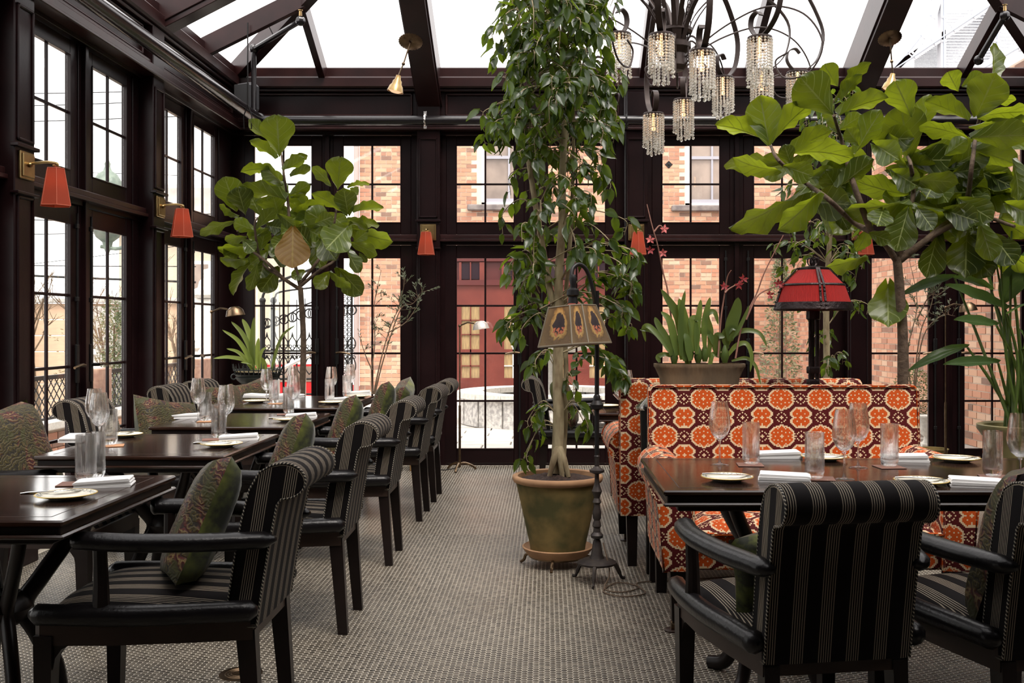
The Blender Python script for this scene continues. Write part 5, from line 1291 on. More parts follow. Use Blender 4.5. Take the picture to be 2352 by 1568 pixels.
# ---- second, slimmer ficus behind the settees
Y3 = 7.7; b3 = Vector((P(1897, 800, Y3).x, Y3, 0)); f2 = empty('weeping_fig', b3, 0, 'smaller weeping fig behind the red lamp, pale trunk and loose dark leaves', 'tree')
MB().lathe([(.13, 0), (.18, .3), (.19, .32), (.165, .32), (.16, .28), (0, .28)], n=24).build('pot', POTM, f2)
g3 = lambda x, y, d=0: P(x, y, Y3+d)
stem(f2, [Vector((b3.x, Y3, .28)), g3(1899, 860), g3(1898, 700), g3(1905, 560), g3(1912, 430), g3(1905, 300), g3(1900, 230)], (.030, .010), BARK, 'trunk', 10)
tw = MB(); L3 = []
for (y, l, r_, nb) in ((235, 1850, 1960, 6), (290, 1840, 1990, 8), (350, 1820, 2000, 10), (400, 1800, 2000, 9), (450, 1790, 1990, 8), (520, 1770, 1990, 10), (580, 1770, 1990, 9), (640, 1800, 2010, 6), (720, 1810, 1990, 3), (780, 1830, 1930, 4), (830, 1830, 1920, 3)):
    for k in range(nb):
        a = fr_.uniform(0, 6.28); rad = ((r_-1900) if math.cos(a) > 0 else (1900-l))*Y3/F; q = fr_.uniform(.6, 1)
        fbranch(g3(1903, y+25), g3(1903, y+fr_.uniform(-25, 25))+Vector((math.cos(a)*rad*q, math.sin(a)*.35*q, 0)), .08, 7, .085, L3, tw)
tw.build('twigs', BARK, f2, 0, kind='stuff').location = -b3
L3.sort(key=lambda q: q[0].y)
for i, q in enumerate(L3[:120]): obj('leaf', LFm[i % 3], f2, Matrix.Translation(-b3) @ leafM(q))
leafcloud(L3[120:], 'small_leaves', f2, LFb, FICUS)
# ---- strap leaves
def strap(par, pts, w_, mt, name='strap_leaf', fold=.25, face=Vector((0, -1, .35))):
    """pts world; flat ribbon that tapers to the tip"""
    pp_ = spline(pts, 6); m = len(pp_); b = MB(); v = []; uv = []
    for i, q in enumerate(pp_):
        d = (pp_[min(i+1, m-1)]-pp_[max(i-1, 0)]).normalized(); s_ = d.cross(face).normalized(); nn = s_.cross(d)
        t = i/(m-1); wd = w_/2*min(1, .45+2.2*t)*(max(0, 1-t**3.5))**.6
        for a in (-1, 0, 1): v.append(q+s_*a*wd+nn*(abs(a)*fold*wd)-par.location); uv.append((a/2+.5, t))
    f = [(i*3+k, i*3+k+1, i*3+3+k+1, i*3+3+k) for i in range(m-1) for k in (0, 1)]
    return b.add(v, f, uv).build(name, mt, par, 180)
# orchid trough on the console
YO = 5.13; ob = Vector((P(1606, 885, YO).x, YO, .892))
ot = empty('orchid_planter', ob, 0, 'long stoneware trough of orchids with strap leaves and dark red flowers on the console', 'plant')
TRM = mat('weathered_trough_stone', (.20, .13, .07), .85, c2=(.10, .07, .04), sc_=9, bmp=.9, bsc=22, stretch=(1, 1, .25))
def trough(k, z, th):
    hw_, hd_ = .185+.04*k, .075+.02*k; return [(hw_*math.copysign(abs(math.cos(t))**.45, math.cos(t)), hd_*math.copysign(abs(math.sin(t))**.6, math.sin(t)), z) for t in [2*math.pi*i/40 for i in range(40)]]
v = []
for k, z in ((0, 0), (.1, .05), (.45, .13), (1, .178), (1.15, .185), (1.15, .2), (.9, .2), (.8, .17)): v += trough(k, z, 0)
f = [(i*40+j, i*40+(j+1) % 40, i*40+40+(j+1) % 40, i*40+40+j) for i in range(7) for j in range(40)]+[tuple(range(40))[::-1], tuple(range(280, 320))]
MB().add(v, f).build('trough', TRM, ot, 50)
so = MB().grid(lambda u, v: Vector(((u*2-1)*.20, (v*2-1)*.075, .178+.012*math.sin(u*31)*math.sin(v*17))), 24, 8); so.build('bark_chips', mat('orchid_bark', (.20, .13, .07), .9, c2=(.08, .05, .03), sc_=70, bmp=1), ot, 0)
zo = lambda p, d=0: P(1420+p[0]/3.267, 440+p[1]/3.267, YO+d)
orc = [([(500,1200),(470,1000),(430,900),(318,728)],85), ([(500,1200),(510,1050),(480,900),(455,800)],75), ([(470,1230),(470,950),(502,738)],45), ([(440,1230),(410,1060),(380,960),(320,900)],60), ([(400,1230),(370,1120),(300,1000),(275,940)],55),
 ([(380,1200),(310,1090),(230,1010),(190,1030),(207,1128)],42), ([(370,1150),(260,1050),(160,1035)],38), ([(590,1220),(590,1050),(608,900),(620,808)],50), ([(650,1200),(645,1000),(670,870),(690,792)],48), ([(570,1200),(570,1050),(560,960),(630,955)],75),
 ([(680,1240),(690,1050),(660,930),(720,905),(752,1000)],50), ([(840,1120),(850,1000),(885,890),(900,792)],95), ([(860,1100),(930,980),(985,850)],30), ([(780,1240),(850,1090),(950,1042),(1060,1065),(1118,1165)],42), ([(800,1260),(880,1160),(960,1140),(1000,1230),(990,1355)],38),
 ([(760,1240),(710,1220),(690,1290),(692,1362)],38), ([(850,1270),(960,1250),(1030,1310),(1070,1450)],30), ([(480,1260),(460,1130),(400,1100),(390,1110)],70), ([(560,1080),(640,1040),(690,1080),(710,1150)],48), ([(750,1240),(735,1150),(745,1085),(800,1090)],70),
 ([(310,1280),(300,1240),(350,1220),(400,1240)],40), ([(820,1180),(800,1080),(850,1020),(900,1040)],60), ([(500,1270),(480,1150),(440,1090)],60), ([(540,1270),(520,1120),(500,1060)],55)]
for q, w_ in orc:
    dd = fr_.uniform(-.05, .05); strap(ot, [zo(p, dd*(1-i*.3)) for i, p in enumerate(q)], w_/3.267*YO/F, STRAP)
for (x, y, r_) in ((540, 1220, .02), (600, 1240, .022), (650, 1230, .020), (420, 1250, .02), (800, 1240, .022), (520, 1250, .02)):
    c = zo((x, y))-ob; MB().lathe([(.012, -.03), (r_, 0), (r_*.8, .03), (.006, .06)], c, 10).build('pseudobulb', STRAP, ot, 80)
STALK = mat('reddish_orchid_stalk', (.22, .10, .07), .7)
OR = mat('maroon_orchid_petal', (.22, .012, .014), .6); ORP = mat('faded_pink_orchid_petal', (.55, .13, .12), .6); ORY = mat('yellow_petal_edge', (.62, .5, .05), .6)
for q in ([(430, 1240), (375, 770), (340, 620), (312, 480), (290, 380), (255, 260), (215, 95)], [(750, 1240), (770, 960), (800, 760), (820, 640), (848, 590)], [(880, 1250), (930, 1000), (1040, 760), (1100, 600), (1240, 325)], [(960, 960), (1040, 790), (1130, 730), (1230, 700)], [(800, 760), (830, 730), (900, 690), (950, 650)], [(270, 300), (310, 255), (345, 280)]):
    stem(ot, [zo(p, .02*math.sin(i)) for i, p in enumerate(q)], (.005, .0025), STALK, 'flower_stalk', 6)
def flower(c, mt, r_, edge=True):
    for k in range(5):
        a = R(72*k+fr_.uniform(-12, 12)+90); d = Vector((math.cos(a), fr_.uniform(-.5, .1), math.sin(a))).normalized()
        fb_ = c-ob; p_ = MB(); s_ = d.cross(Vector((0, -1, .1))).normalized()
        vv = [fb_, fb_+d*r_*.5+s_*r_*.26+Vector((0, -.004, 0)), fb_+d*r_, fb_+d*r_*.5-s_*r_*.26+Vector((0, -.004, 0))]
        p_.add(vv, [(0, 1, 2, 3)]); p_.build('petal', mt, ot, 180)
        if edge: MB().add([fb_+d*r_*.8+s_*r_*.09, fb_+d*r_*1.08, fb_+d*r_*.8-s_*r_*.09], [(0, 1, 2)]).build('petal_tip', ORY, ot, 0)
for (x, y, mt, e_) in ((345, 280, ORP, 0), (240, 360, ORP, 0), (240, 440, OR, 0), (335, 460, ORP, 0), (940, 655, OR, 1), (905, 700, OR, 1), (795, 712, OR, 1), (1220, 700, OR, 1), (1260, 715, OR, 1), (1200, 690, OR, 0), (1138, 775, OR, 0)): flower(zo((x, y), -.02), mt, .026, e_)
# ---- iron urn with spiky leaves, back left corner
YU = 8.45; ub = Vector((P(592, 900, YU).x, YU, 0)); ur = empty('iron_urn', ub, 0, 'black cast iron urn of bright strap leaved amaryllis in the back left corner', 'plant')
zu = P(592, 917, YU).z; zr = P(592, 850, YU).z
URN = mat('cast_iron_urn', (.028, .032, .03), .5, .4, c2=(.05, .055, .05), sc_=20)
MB().box((0, 0, zu/2), (.26, .26, zu), ch=.01).build('plinth', WOODL, ur)
MB().lathe([(.075, zu), (.08, zu+.01), (.06, zu+.025), (.035, zu+.05), (.04, zu+.09), (.06, zu+.11), (.12, zu+.125), (.165, zu+.165), (.175, zu+.185), (.165, zu+.19), (.175, zu+.2), (.185, zu+.215), (.17, zu+.215), (.16, zu+.2), (0, zu+.2)], n=40, rib=.02, ribs=20).build('urn_bowl', URN, ur, 50)
MB().torus((0, 0, zu+.25), .195, .004, n=32).build('gallery_rail', URN, ur)
for k in range(30):
    a = 2*math.pi*k/30; ca, sa = math.cos(a), math.sin(a); zz = .30 if k % 2 else .275
    MB().tube([(.18*ca, .18*sa, zu+.21), (.195*ca, .195*sa, zu+.25), (.205*ca, .205*sa, zu+zz)], [.004, .005, .002], 5).build('gallery_spike', URN, ur)
for s_ in (-1, 1): MB().torus((s_*.20, 0, zu+.19), .022, .006, Matrix.Rotation(R(90), 3, 'X'), 14, 6).build('handle', URN, ur)
MB().lathe([(.0, zu+.235), (.19, zu+.235)], n=20).build('moss', mat('dry_moss', (.22, .17, .07), .95, c2=(.12, .09, .03), sc_=60, bmp=1), ur)
zq = lambda p, d=0: P(450+p[0]/3.408, 600+p[1]/3.408, YU+d)
for q, w_ in (([(440,850),(400,780),(260,750),(135,760)],34), ([(440,850),(400,780),(330,710),(238,682)],32), ([(445,850),(420,760),(330,620),(205,535)],38), ([(445,850),(430,700),(360,560),(275,470)],40), ([(450,850),(440,650),(400,520),(362,450)],48), ([(455,850),(445,650),(450,530),(457,436)],42), ([(490,850),(480,760),(485,670),(492,598)],44),
              ([(600,850),(620,740),(680,580),(780,498)],26), ([(540,860),(535,800),(515,750)],40), ([(500,840),(500,760),(520,700),(552,672)],30), ([(600,850),(605,790),(622,760)],20), ([(470,850),(430,800),(350,790)],24)):
    dd = fr_.uniform(-.1, .1); strap(ur, [zq(p, dd*i/3) for i, p in enumerate(q)], w_/3.408*YU/F, STRAPL, fold=.35)
# ---- bird of paradise in the tall pot
YS = 6.2; sb_ = Vector((P(2343, 980, YS).x, YS, 0)); sp_ = empty('bird_of_paradise', sb_, 0, 'bird of paradise plant with paddle leaves in a tall olive glazed pot', 'plant')
MB().lathe([(.15, 0), (.16, .02), (.19, .3), (.205, .52), (.215, .60), (.235, .63), (.25, .65), (.25, .675), (.235, .68), (.21, .67), (.2, .6), (0, .6)], n=40).build('pot', mat('olive_glazed_pot', (.20, .17, .07), .4, c2=(.14, .125, .055), sc_=6, bmp=.1), sp_, 50)
zs = lambda p, d=0: P(1900+p[0]/2.903, 560+p[1]/2.903, YS+d)
PAD = [leafshape(1, lance, .36, 4, 14, b, .22, .012, s_).mesh('paddle_leaf', STREL, 180) for s_, b in enumerate((.12, .3, .5))]
for (bx, by), (tx_, ty), w_, dd in (((1190,440),(815,240),115,0), ((1165,392),(1300,100),160,.1), ((1130,545),(865,480),95,-.1), ((935,690),(598,735),55,.1), ((1140,795),(792,775),85,-.05), ((1095,310),(900,170),95,.15), ((850,225),(515,275),45,.25), ((1200,470),(1330,380),90,-.1), ((1250,330),(1360,60),130,.2), ((1300,700),(1380,560),100,0), ((1320,250),(1500,60),150,0), ((1090,300),(1040,100),100,.2)):
    b_ = zs((bx, by), dd); t_ = zs((tx_, ty), dd-.15); L = (t_-b_).length; y = (t_-b_).normalized(); n0 = Vector((.1, -.75, .65)); 
    place_leaf(sp_, PAD[fr_.randint(0, 2)], b_, t_, n0, L, min(L*1.4, max(.5*L, w_/2.903*YS/F/.36)), 'paddle_leaf')
    root = Vector((sb_.x+fr_.uniform(-.1, .1), YS+fr_.uniform(-.08, .08), .6))
    stem(sp_, [root, root.lerp(b_, .55)+Vector((fr_.uniform(-.02, .06), 0, .03)), b_], (.013, .007), STRAP, 'leaf_stalk', 6)
for k in range(6):
    root = Vector((sb_.x+fr_.uniform(-.12, .12), YS+fr_.uniform(-.1, .1), .6)); stem(sp_, [root, root+Vector((fr_.uniform(-.12, .06), 0, .5)), root+Vector((fr_.uniform(-.2, .2), 0, 1.0+fr_.uniform(0, .3)))], (.013, .006), STRAP, 'leaf_stalk', 6)
# ---- thin olive saplings
def olive(base, ox, oy, scz, Yq, stems, label, seed, pot=True):
    rr = random.Random(seed); e = empty('olive_sapling', base, 0, label, 'tree'); q = lambda p, d=0: P(ox+p[0]/scz, oy+p[1]/scz, Yq+d)
    if pot: MB().lathe([(.1, 0), (.13, .22), (.14, .24), (.12, .24), (.115, .21), (0, .21)], n=20).build('pot', POTM, e)
    n_ = 0; lm = leafshape(1, lance, .2, 2, 3, .1, .1, 0, 1).mesh('leaf', OLIVE, 180)
    for pts in stems:
        w_ = [q(p, .04*math.sin(i+seed)) for i, p in enumerate(pts)]; stem(e, w_, (.007, .002), TWIG, 'stem', 5)
        sp2 = spline(w_, 10)
        for i in range(int(len(sp2)*.35), len(sp2)):
            if rr.random() < .5:
                d = Vector((rr.uniform(-1, 1), rr.uniform(-.6, .6), rr.uniform(.1, 1))).normalized(); ln = rr.uniform(.05, .16); a = sp2[i]; b_ = a+d*ln
                stem(e, [a, a.lerp(b_, .5)+Vector((0, 0, -.005)), b_], (.0018, .001), TWIG, 'twig', 4)
                for t in (.35, .55, .75, .95, 1.0):
                    for s_ in (-1, 1):
                        if rr.random() < .8:
                            dd = (d+Vector((rr.uniform(-.8, .8), rr.uniform(-.5, .5), rr.uniform(-.5, .5)))).normalized(); l_ = rr.uniform(.03, .045); p0 = a.lerp(b_, t)
                            place_leaf(e, lm, p0, p0+dd*l_, Vector((rr.uniform(-.5, .5), -1, rr.uniform(0, 1))), l_, l_, 'leaf'); n_ += 1
    return e
bO = P(858, 1000, 8.75); bO.z = 0
olive(bO, 450, 600, 3.408, 8.75, [[(1380,1040),(1375,850),(1400,650),(1395,350),(1450,70)], [(1390,1040),(1450,760),(1520,520),(1590,350),(1640,140)], [(1400,1040),(1470,760),(1600,380),(1700,330),(1770,230)], [(1380,850),(1330,740),(1270,560)], [(1500,560),(1640,480),(1740,340)]], 'thin leaning olive sapling by the last aisle chairs before the brick view', 5)
bO = P(2140, 980, 8.6); bO.z = 0
olive(bO, 1900, 560, 2.903, 8.6, [[(560,1000),(540,700),(600,400),(545,90)], [(570,1000),(620,600),(690,420),(720,260)], [(580,1000),(640,620),(760,480),(850,480)], [(600,500),(680,350),(750,340)]], 'wispy olive sapling behind the right fiddle leaf trunk', 9)
# ------------------------------------------------------------------ outside
PAVE = mat('pale_paving_stone', (.50, .46, .42), .8, c2=(.40, .37, .34), sc_=3)
STREET = mat('asphalt', (.30, .28, .27), .85, c2=(.24, .23, .22), sc_=1)
S(MB().span((-60, YF-20, -1.3), (60, 90, -1.0)).build('ground', STREET))
te = S(empty('terrace'))
MB().span((-5.3, YF-6, -1), (XL-.16, 9.4, -.05)).span((-5.3, 9.4, -1), (6.5, 13.5, -.05)).span((-3.75, 13.5, -1), (6.5, 20.4, -.05)).build('terrace_bed', mat('mortar_bed', (.36, .33, .30), .9), te)
slab = MB().box((0, 0, -.025), (.585, .292, .05), ch=.006).mesh('paving_slab', PAVE)
for j in range(11):
    for i in range(15): obj('paving_slab', slab, te).location = (-4.6+i*.6+(.3 if j % 2 else 0), 9.56+j*.3, random.uniform(-.002, .002))
MB().span((-3.7, 12.9, -.06), (6.4, 20.3, -.01)).build('far_paving', PAVE, te)

# brick walls
BRK, nt, bs = newmat('old_brick')
oi = N(nt, 'ShaderNodeObjectInfo'); gi = N(nt, 'ShaderNodeNewGeometry')
rnd = math_(nt, 'FRACT', math_(nt, 'ADD', oi.outputs['Random'], gi.outputs['Random Per Island']))
cc = ramp(nt, rnd, [(0, (.13, .07, .055)), (.1, (.26, .115, .075)), (.3, (.40, .165, .10)), (.6, (.46, .21, .13)), (.85, (.50, .28, .18)), (1, (.52, .35, .25))])
nt.links.new(mix(nt, math_(nt, 'MULTIPLY', noise(nt, 6, 4, gi.outputs['Position']), .22), cc, (.62, .46, .34)), bs.inputs['Base Color']); bs.inputs['Roughness'].default_value = .9
MORT = mat('pale_mortar', (.58, .49, .40), .95, c2=(.50, .42, .34), sc_=4)
rects = [(583, 713, 333, 510), (787, 919, 333, 510), (1048, 1180, 333, 510), (1257, 1392, 333, 510), (1521, 1655, 333, 510), (1733, 1866, 333, 510), (2003, 2138, 333, 510), (2218, 2350, 333, 510)]
rects += [(a, b, 592, 1031) for a, b, _, _ in rects]
def seen(p):
    x, y = 1257+p[0]*F/p[1], 750-(p[2]-H)*F/p[1]
    return any(a-4 < x < b+4 and c-4 < y < d+4 for a, b, c, d in rects)
def brickwall(name, label, face, u0, u1, z1, bl, bh, dpt, holes, nmax=300, z0=-.05):
    """face(u, d, z): d towards the room"""
    e = empty(name, (0, 0, 0), 0, label, 'building', None)
    w_ = MB(); us = sorted({u0, u1}|{h[0] for h in holes}|{h[1] for h in holes})
    for a, b in zip(us[:-1], us[1:]):
        hs = sorted([h for h in holes if h[0] <= (a+b)/2 <= h[1]], key=lambda h: h[2]); z = z0
        for h in hs+[(0, 0, z1, z1)]:
            if h[2] > z: w_.span(face(a, -.30, z), face(b, 0, h[2]))
            z = h[3]
    w_.build('mortar_wall', MORT, e)
    rr = random.Random(4); bricks = []; nz = int((z1-z0)/bh)
    for j in range(nz):
        z = z0+(j+.5)*bh; u = u0-(bl/2 if j % 2 else 0)
        while u < u1:
            hd = (j % 6 == 5); L_ = bl/2 if hd else bl; a, b = max(u0, u), min(u1, u+L_); u += L_
            if b-a < .04: continue
            if any(a < h[1] and b > h[0] and z+bh/2 > h[2] and z-bh/2 < h[3] for h in holes): continue
            bricks.append(((a+b)/2, z, b-a-.012, bh-.012))
    pick = [q for q in bricks if seen(face(q[0], 0, q[1]))]
    pick.sort(key=lambda q: (face(q[0], 0, q[1])[1], abs(q[1]-1.2))); pick = pick[:nmax]; ids = set(map(id, pick)); cache = {}
    for q in pick:
        k = (round(q[2], 3), round(q[3], 3))
        if k not in cache:
            b = MB(); p0 = face(-q[2]/2, -.02, -q[3]/2); p1 = face(q[2]/2, .010, q[3]/2); f0 = Vector(face(0, 0, 0)); b.span(Vector(p0)-f0, Vector(p1)-f0); cache[k] = b.mesh('brick', BRK, 0)
        obj('brick', cache[k], e).location = face(q[0], rr.uniform(-.003, .003), q[1])
    b = MB()
    for q in bricks:
        if id(q) not in ids: d = rr.uniform(-.003, .003); b.span(face(q[0]-q[2]/2, -.02, q[1]-q[3]/2), face(q[0]+q[2]/2, .010+d, q[1]+q[3]/2))
    b.build('brickwork', BRK, e, 0, kind='stuff')
    return e
YW = 20.0; s20 = F/YW
hx = lambda px_: (px_-1257)/s20
hz_ = lambda py_: H-(py_-750)/s20
h1 = (hx(1106), hx(1232), hz_(470), hz_(250)); h2 = (hx(1574), hx(1700), hz_(472), hz_(250)); dr_ = (hx(1015), hx(1432), -.05, hz_(585))
bw = brickwall('brick_building', 'old red brick building across the terrace seen through the back windows', lambda u, d, z: (u, YW-d, z), hx(826), 6.4, 6.2, .212, .080, .1, [h1, h2, dr_])
brickwall('side_brick_wall', 'brick side wall running away behind the right hand glass doors', lambda u, d, z: (4.74-d, u, z), 9.5, YW-.1, 3.95, .225, .078, .1, [], z0=-.05)
WHT = mat('white_window_paint', (.78, .76, .74), .5); DGL = mat('dark_window_glass', (.16, .12, .10), .12, c2=(.30, .23, .19), sc_=1.5)
for (a, b, c, d) in (h1, h2):
    f_ = MB(); y0, y1 = YW+.02, YW+.14
    f_.span((a, y0, c), (a+.09, y1, d)).span((b-.09, y0, c), (b, y1, d)).span((a, y0, c), (b, y1, c+.05)).span((a-.05, YW+.15, c-.05), (b+.05, YW+.2, d+.05))
    sf = MB().span((a+.09, y0+.04, c+.05), (b-.09, y1, c+.13)).span((a+.09, y0+.04, (c+d)/2-.03), (b-.09, y1, (c+d)/2+.03)).span(((a+b)/2-.02, y0+.05, c+.1), ((a+b)/2+.02, y1, d)).build('window_sash', bpy.data.materials.get('grey_sash') or mat('grey_sash', (.30, .29, .33), .5), bw)
    fo = f_.build('window_frame', WHT, bw); MB().span((a, YW+.11, c), (b, YW+.12, d)).build('window_glass', DGL, fo, 0)
    si = MB().span((a-.28, YW-.10, c-.12), (b+.1, YW+.1, c), .02).build('stone_sill', mat('rough_slate_sill', (.12, .10, .10), .9, c2=(.2, .17, .16), sc_=8, bmp=1, bsc=12), bw)
for (x, y) in ((1536, 378), (1752, 375), (1826, 371)):
    p = P(x, y, YW-.01); o = MB().box((0, 0, 0), (.11, .03, .11), M=Matrix.Rotation(R(45), 3, 'Y'), ch=.004).ball((0, -.02, 0), .02, 6).build('anchor_plate', IRON, bw); o.location = p
dsp = tag(MB().tube([(hx(820), YW-.06, 0), (hx(820), YW-.06, 6)], .055, 10).build('downspout', mat('pinkish_zinc', (.38, .30, .28), .5, .3)), 'pinkish metal downpipe at the corner of the old brick building', 'pipe')
# red carriage doors
rd = empty('carriage_doors', (0, 0, 0), 0, 'red painted wooden carriage doors with small paned windows beyond the terrace', 'door')
REDP = mat('red_door_paint', (.105, .016, .010), .4, c2=(.14, .024, .015), sc_=3); REDD = mat('dark_red_trim', (.075, .010, .009), .4)
CURT = mat('tan_curtained_glass', (.34, .24, .12), .2, c2=(.24, .16, .085), sc_=6, stretch=(8, 1, 1))
x0 = dr_[0]; top = dr_[3]
MB().span((x0, YW-.02, hz_(600)), (dr_[1], YW+.05, top)).span((x0, YW-.06, hz_(655)), (dr_[1], YW+.05, hz_(643))).span((x0, YW-.03, -.05), (dr_[1], YW+.05, .06)).build('door_head', REDD, rd)
pitch = .848; off = hx(1060)
MB().span((x0, YW+.07, -.05), (dr_[1], YW+.12, top)).build('door_backing', REDD, rd)
BLG = mat('black_glass', (.03, .02, .025), .1)
k = -1
while off+k*pitch < dr_[1]:
    a = off+k*pitch; xa, xb = max(x0, a-.38), min(dr_[1], a+.468)
    if xb-xa > .1:
        lf = MB(); wa, wb = max(xa+.03, a), min(xb-.03, a+.36)
        if xa < a-.02: lf.span((xa, YW, .06), (a, YW+.06, hz_(643)))
        if wb > wa:
            for (c, d) in ((.06, hz_(868)), (hz_(812), hz_(802)), (hz_(700), hz_(643)), ): lf.span((wa, YW, c), (wb, YW+.06, d))
            lf.span((wb, YW, .06), (xb, YW+.06, hz_(643)))
        o = lf.build('door_leaf', REDP, rd)
        if wb > wa:
            MB().span((wa, YW+.03, .1), (wb, YW+.04, hz_(700))).build('leaf_glass', CURT, o, 0)
            m = MB().span(((wa+wb)/2-.012, YW, hz_(868)), ((wa+wb)/2+.012, YW+.03, hz_(700)))
            for zz in (hz_(735), hz_(768), hz_(840)): m.span((wa, YW, zz-.01), (wb, YW+.03, zz+.01))
            m.build('glazing_bar', WHT if k % 2 else REDP, o)
            MB().span((wa, YW+.01, hz_(641)), (wb, YW+.03, hz_(605))).build('transom_glass', BLG, rd, 0)
            MB().span((wa-.05, YW-.01, hz_(643)), (wa, YW+.05, hz_(602))).span((wb, YW-.01, hz_(643)), (xb, YW+.05, hz_(602))).span(((wa+wb)/2-.012, YW-.01, hz_(643)), ((wa+wb)/2+.012, YW+.03, hz_(602))).build('transom_frame', REDP, rd)
    k += 1
# granite fountain
fc = Vector((P(1265, 900, 13.6).x, 13.6, 0)); fo = empty('stone_fountain', fc, 0, 'round rough granite fountain basin on the terrace beyond the glass doors', 'fountain')
GRAN = mat('rough_granite', (.34, .32, .31), .9, c2=(.58, .55, .52), sc_=22, bmp=1, bsc=14, lo=.4, hi=.6); GRANS = mat('pale_granite_rim', (.66, .63, .58), .7, c2=(.52, .49, .45), sc_=30)
nb = 18
def ringblock(r0, r1, a0, a1, z0_, z1_, n=4):
    b = MB(); v = []
    for i in range(n+1):
        a = a0+(a1-a0)*i/n
        for r_, z in ((r0, z0_), (r1, z0_), (r1, z1_), (r0, z1_)): v.append((r_*math.cos(a), r_*math.sin(a), z))
    f = [(i*4+k, i*4+(k+1) % 4, i*4+4+(k+1) % 4, i*4+4+k) for i in range(n) for k in range(4)]+[(0, 1, 2, 3), (n*4, n*4+1, n*4+2, n*4+3)]
    return b.add(v, f)
for k in range(nb):
    a0, a1 = 2*math.pi*k/nb+.012, 2*math.pi*(k+1)/nb-.012; ringblock(1.0, 1.22+random.uniform(-.01, .012), a0, a1, 0, .34).build('stone_block', GRAN, fo, 20); ringblock(.92, 1.26, a0-.008, a1+.008, .345, .42).build('rim_stone', GRANS, fo, 30)
MB().lathe([(0, .30), (1.0, .30)], n=32).build('water', mat('fountain_water', (.10, .10, .09), .05), fo, 0)
MB().lathe([(.14, .2), (.10, .35), (.07, .6), (.10, .85), (.2, .90), (.52, .99), (.54, 1.02), (.5, 1.02), (.2, .94), (0, .92)], n=28).build('upper_bowl', GRANS, fo)

# ---- leafy things: one mesh of many small leaves
def bush(name, loc, h, rx_, ry_, n, mt, label, cat, seed, ls=.05, shape='round', trunk=True, par=None):
    rr = random.Random(seed); e = empty(name, loc, 0, label, cat); b = MB(); lf = leafshape(1, ovate, .5, 1, 2, .1, .1, 0, 0)
    for i in range(n):
        t = rr.random(); a = rr.uniform(0, 6.28); q = rr.random()**.4
        k = {'round': math.sin(math.pi*(.08+.88*t))**.6, 'cone': (1-t)**.8*1.05+.05, 'column': .75+.25*math.sin(t*20+a)}[shape]
        p = Vector((math.cos(a)*rx_*k*q, math.sin(a)*ry_*k*q, t*h)); d = Vector((math.cos(a)+rr.uniform(-.7, .7), math.sin(a)+rr.uniform(-.7, .7), rr.uniform(-.6, .9))).normalized()
        y = d; x = y.cross(Vector((rr.uniform(-1, 1), rr.uniform(-1, 1), 1))).normalized(); z = x.cross(y); L = ls*rr.uniform(.6, 1.3)
        M = Matrix((x*L, y*L, z*L)).transposed(); b.add([M @ Vector(v)+p for v in lf.v], lf.f, lf.uv)
    b.build('foliage', mt, e, 180, kind='stuff')
    if trunk: MB().tube([(0, 0, -.25), (0, 0, h*.8)], [.03, .01], 6).build('stem', TWIG, e)
    return e
BOX = leafmat('boxwood_green', (.10, .14, .05), (.2, .28, .05), .5, 0, tr=.3); IVY = leafmat('ivy_green', (.14, .17, .09), (.25, .3, .1), .45, 0, tr=.3); CON = leafmat('conifer_green', (.20, .22, .12), (.3, .33, .14), .6, 0, tr=.3)
p = P(2100, 960, 11.8); b_ = bush('boxwood_shrub', (p.x, 11.8, .25), .52, .27, .25, 1500, BOX, 'clipped boxwood shrub in a pot outside behind the right end of the settee', 'shrub', 1, .035); MB().lathe([(.14, -.26), (.19, -.02), (.2, 0), (0, 0)], n=16).build('pot', GRAN, b_)
p = P(1792, 880, 13.0); b_ = bush('potted_conifer', (p.x, 13.0, .3), 1.95, .30, .28, 2400, CON, 'tall narrow conifer in a pot against the brick building, left of the red lamp', 'tree', 2, .055, 'cone'); MB().lathe([(.15, -.31), (.21, -.02), (.22, 0), (0, 0)], n=16).build('pot', GRAN, b_)
bush('ivy_column', (P(262, 950, 11.3).x, 11.3, .0), 1.62, .13, .13, 2200, IVY, 'ivy climbing a narrow post outside the second left window', 'shrub', 3, .045, 'column')
bush('twiggy_hedge', (-6.25, 14.6, -.3), 1.75, .55, 1.6, 3000, leafmat('winter_hedge', (.20, .16, .08), (.3, .25, .1), .6, 0, tr=.25), 'brown winter hedge outside the window in the back left corner', 'hedge', 4, .05, 'column', False)
wu = Vector((P(2128, 1035, 10.6).x, 10.6, 0)); we = empty('garden_urn', wu, 0, 'white classical garden urn outside beside the boxwood shrub', 'urn')
MB().span((-.07, -.07, 0), (.07, .07, .05), .005).build('foot', GRANS, we); MB().lathe([(.05, .05), (.03, .09), (.025, .12), (.06, .15), (.085, .22), (.09, .29), (.12, .33), (.12, .345), (.08, .33), (0, .3)], n=24).build('urn_bowl', GRANS, we)
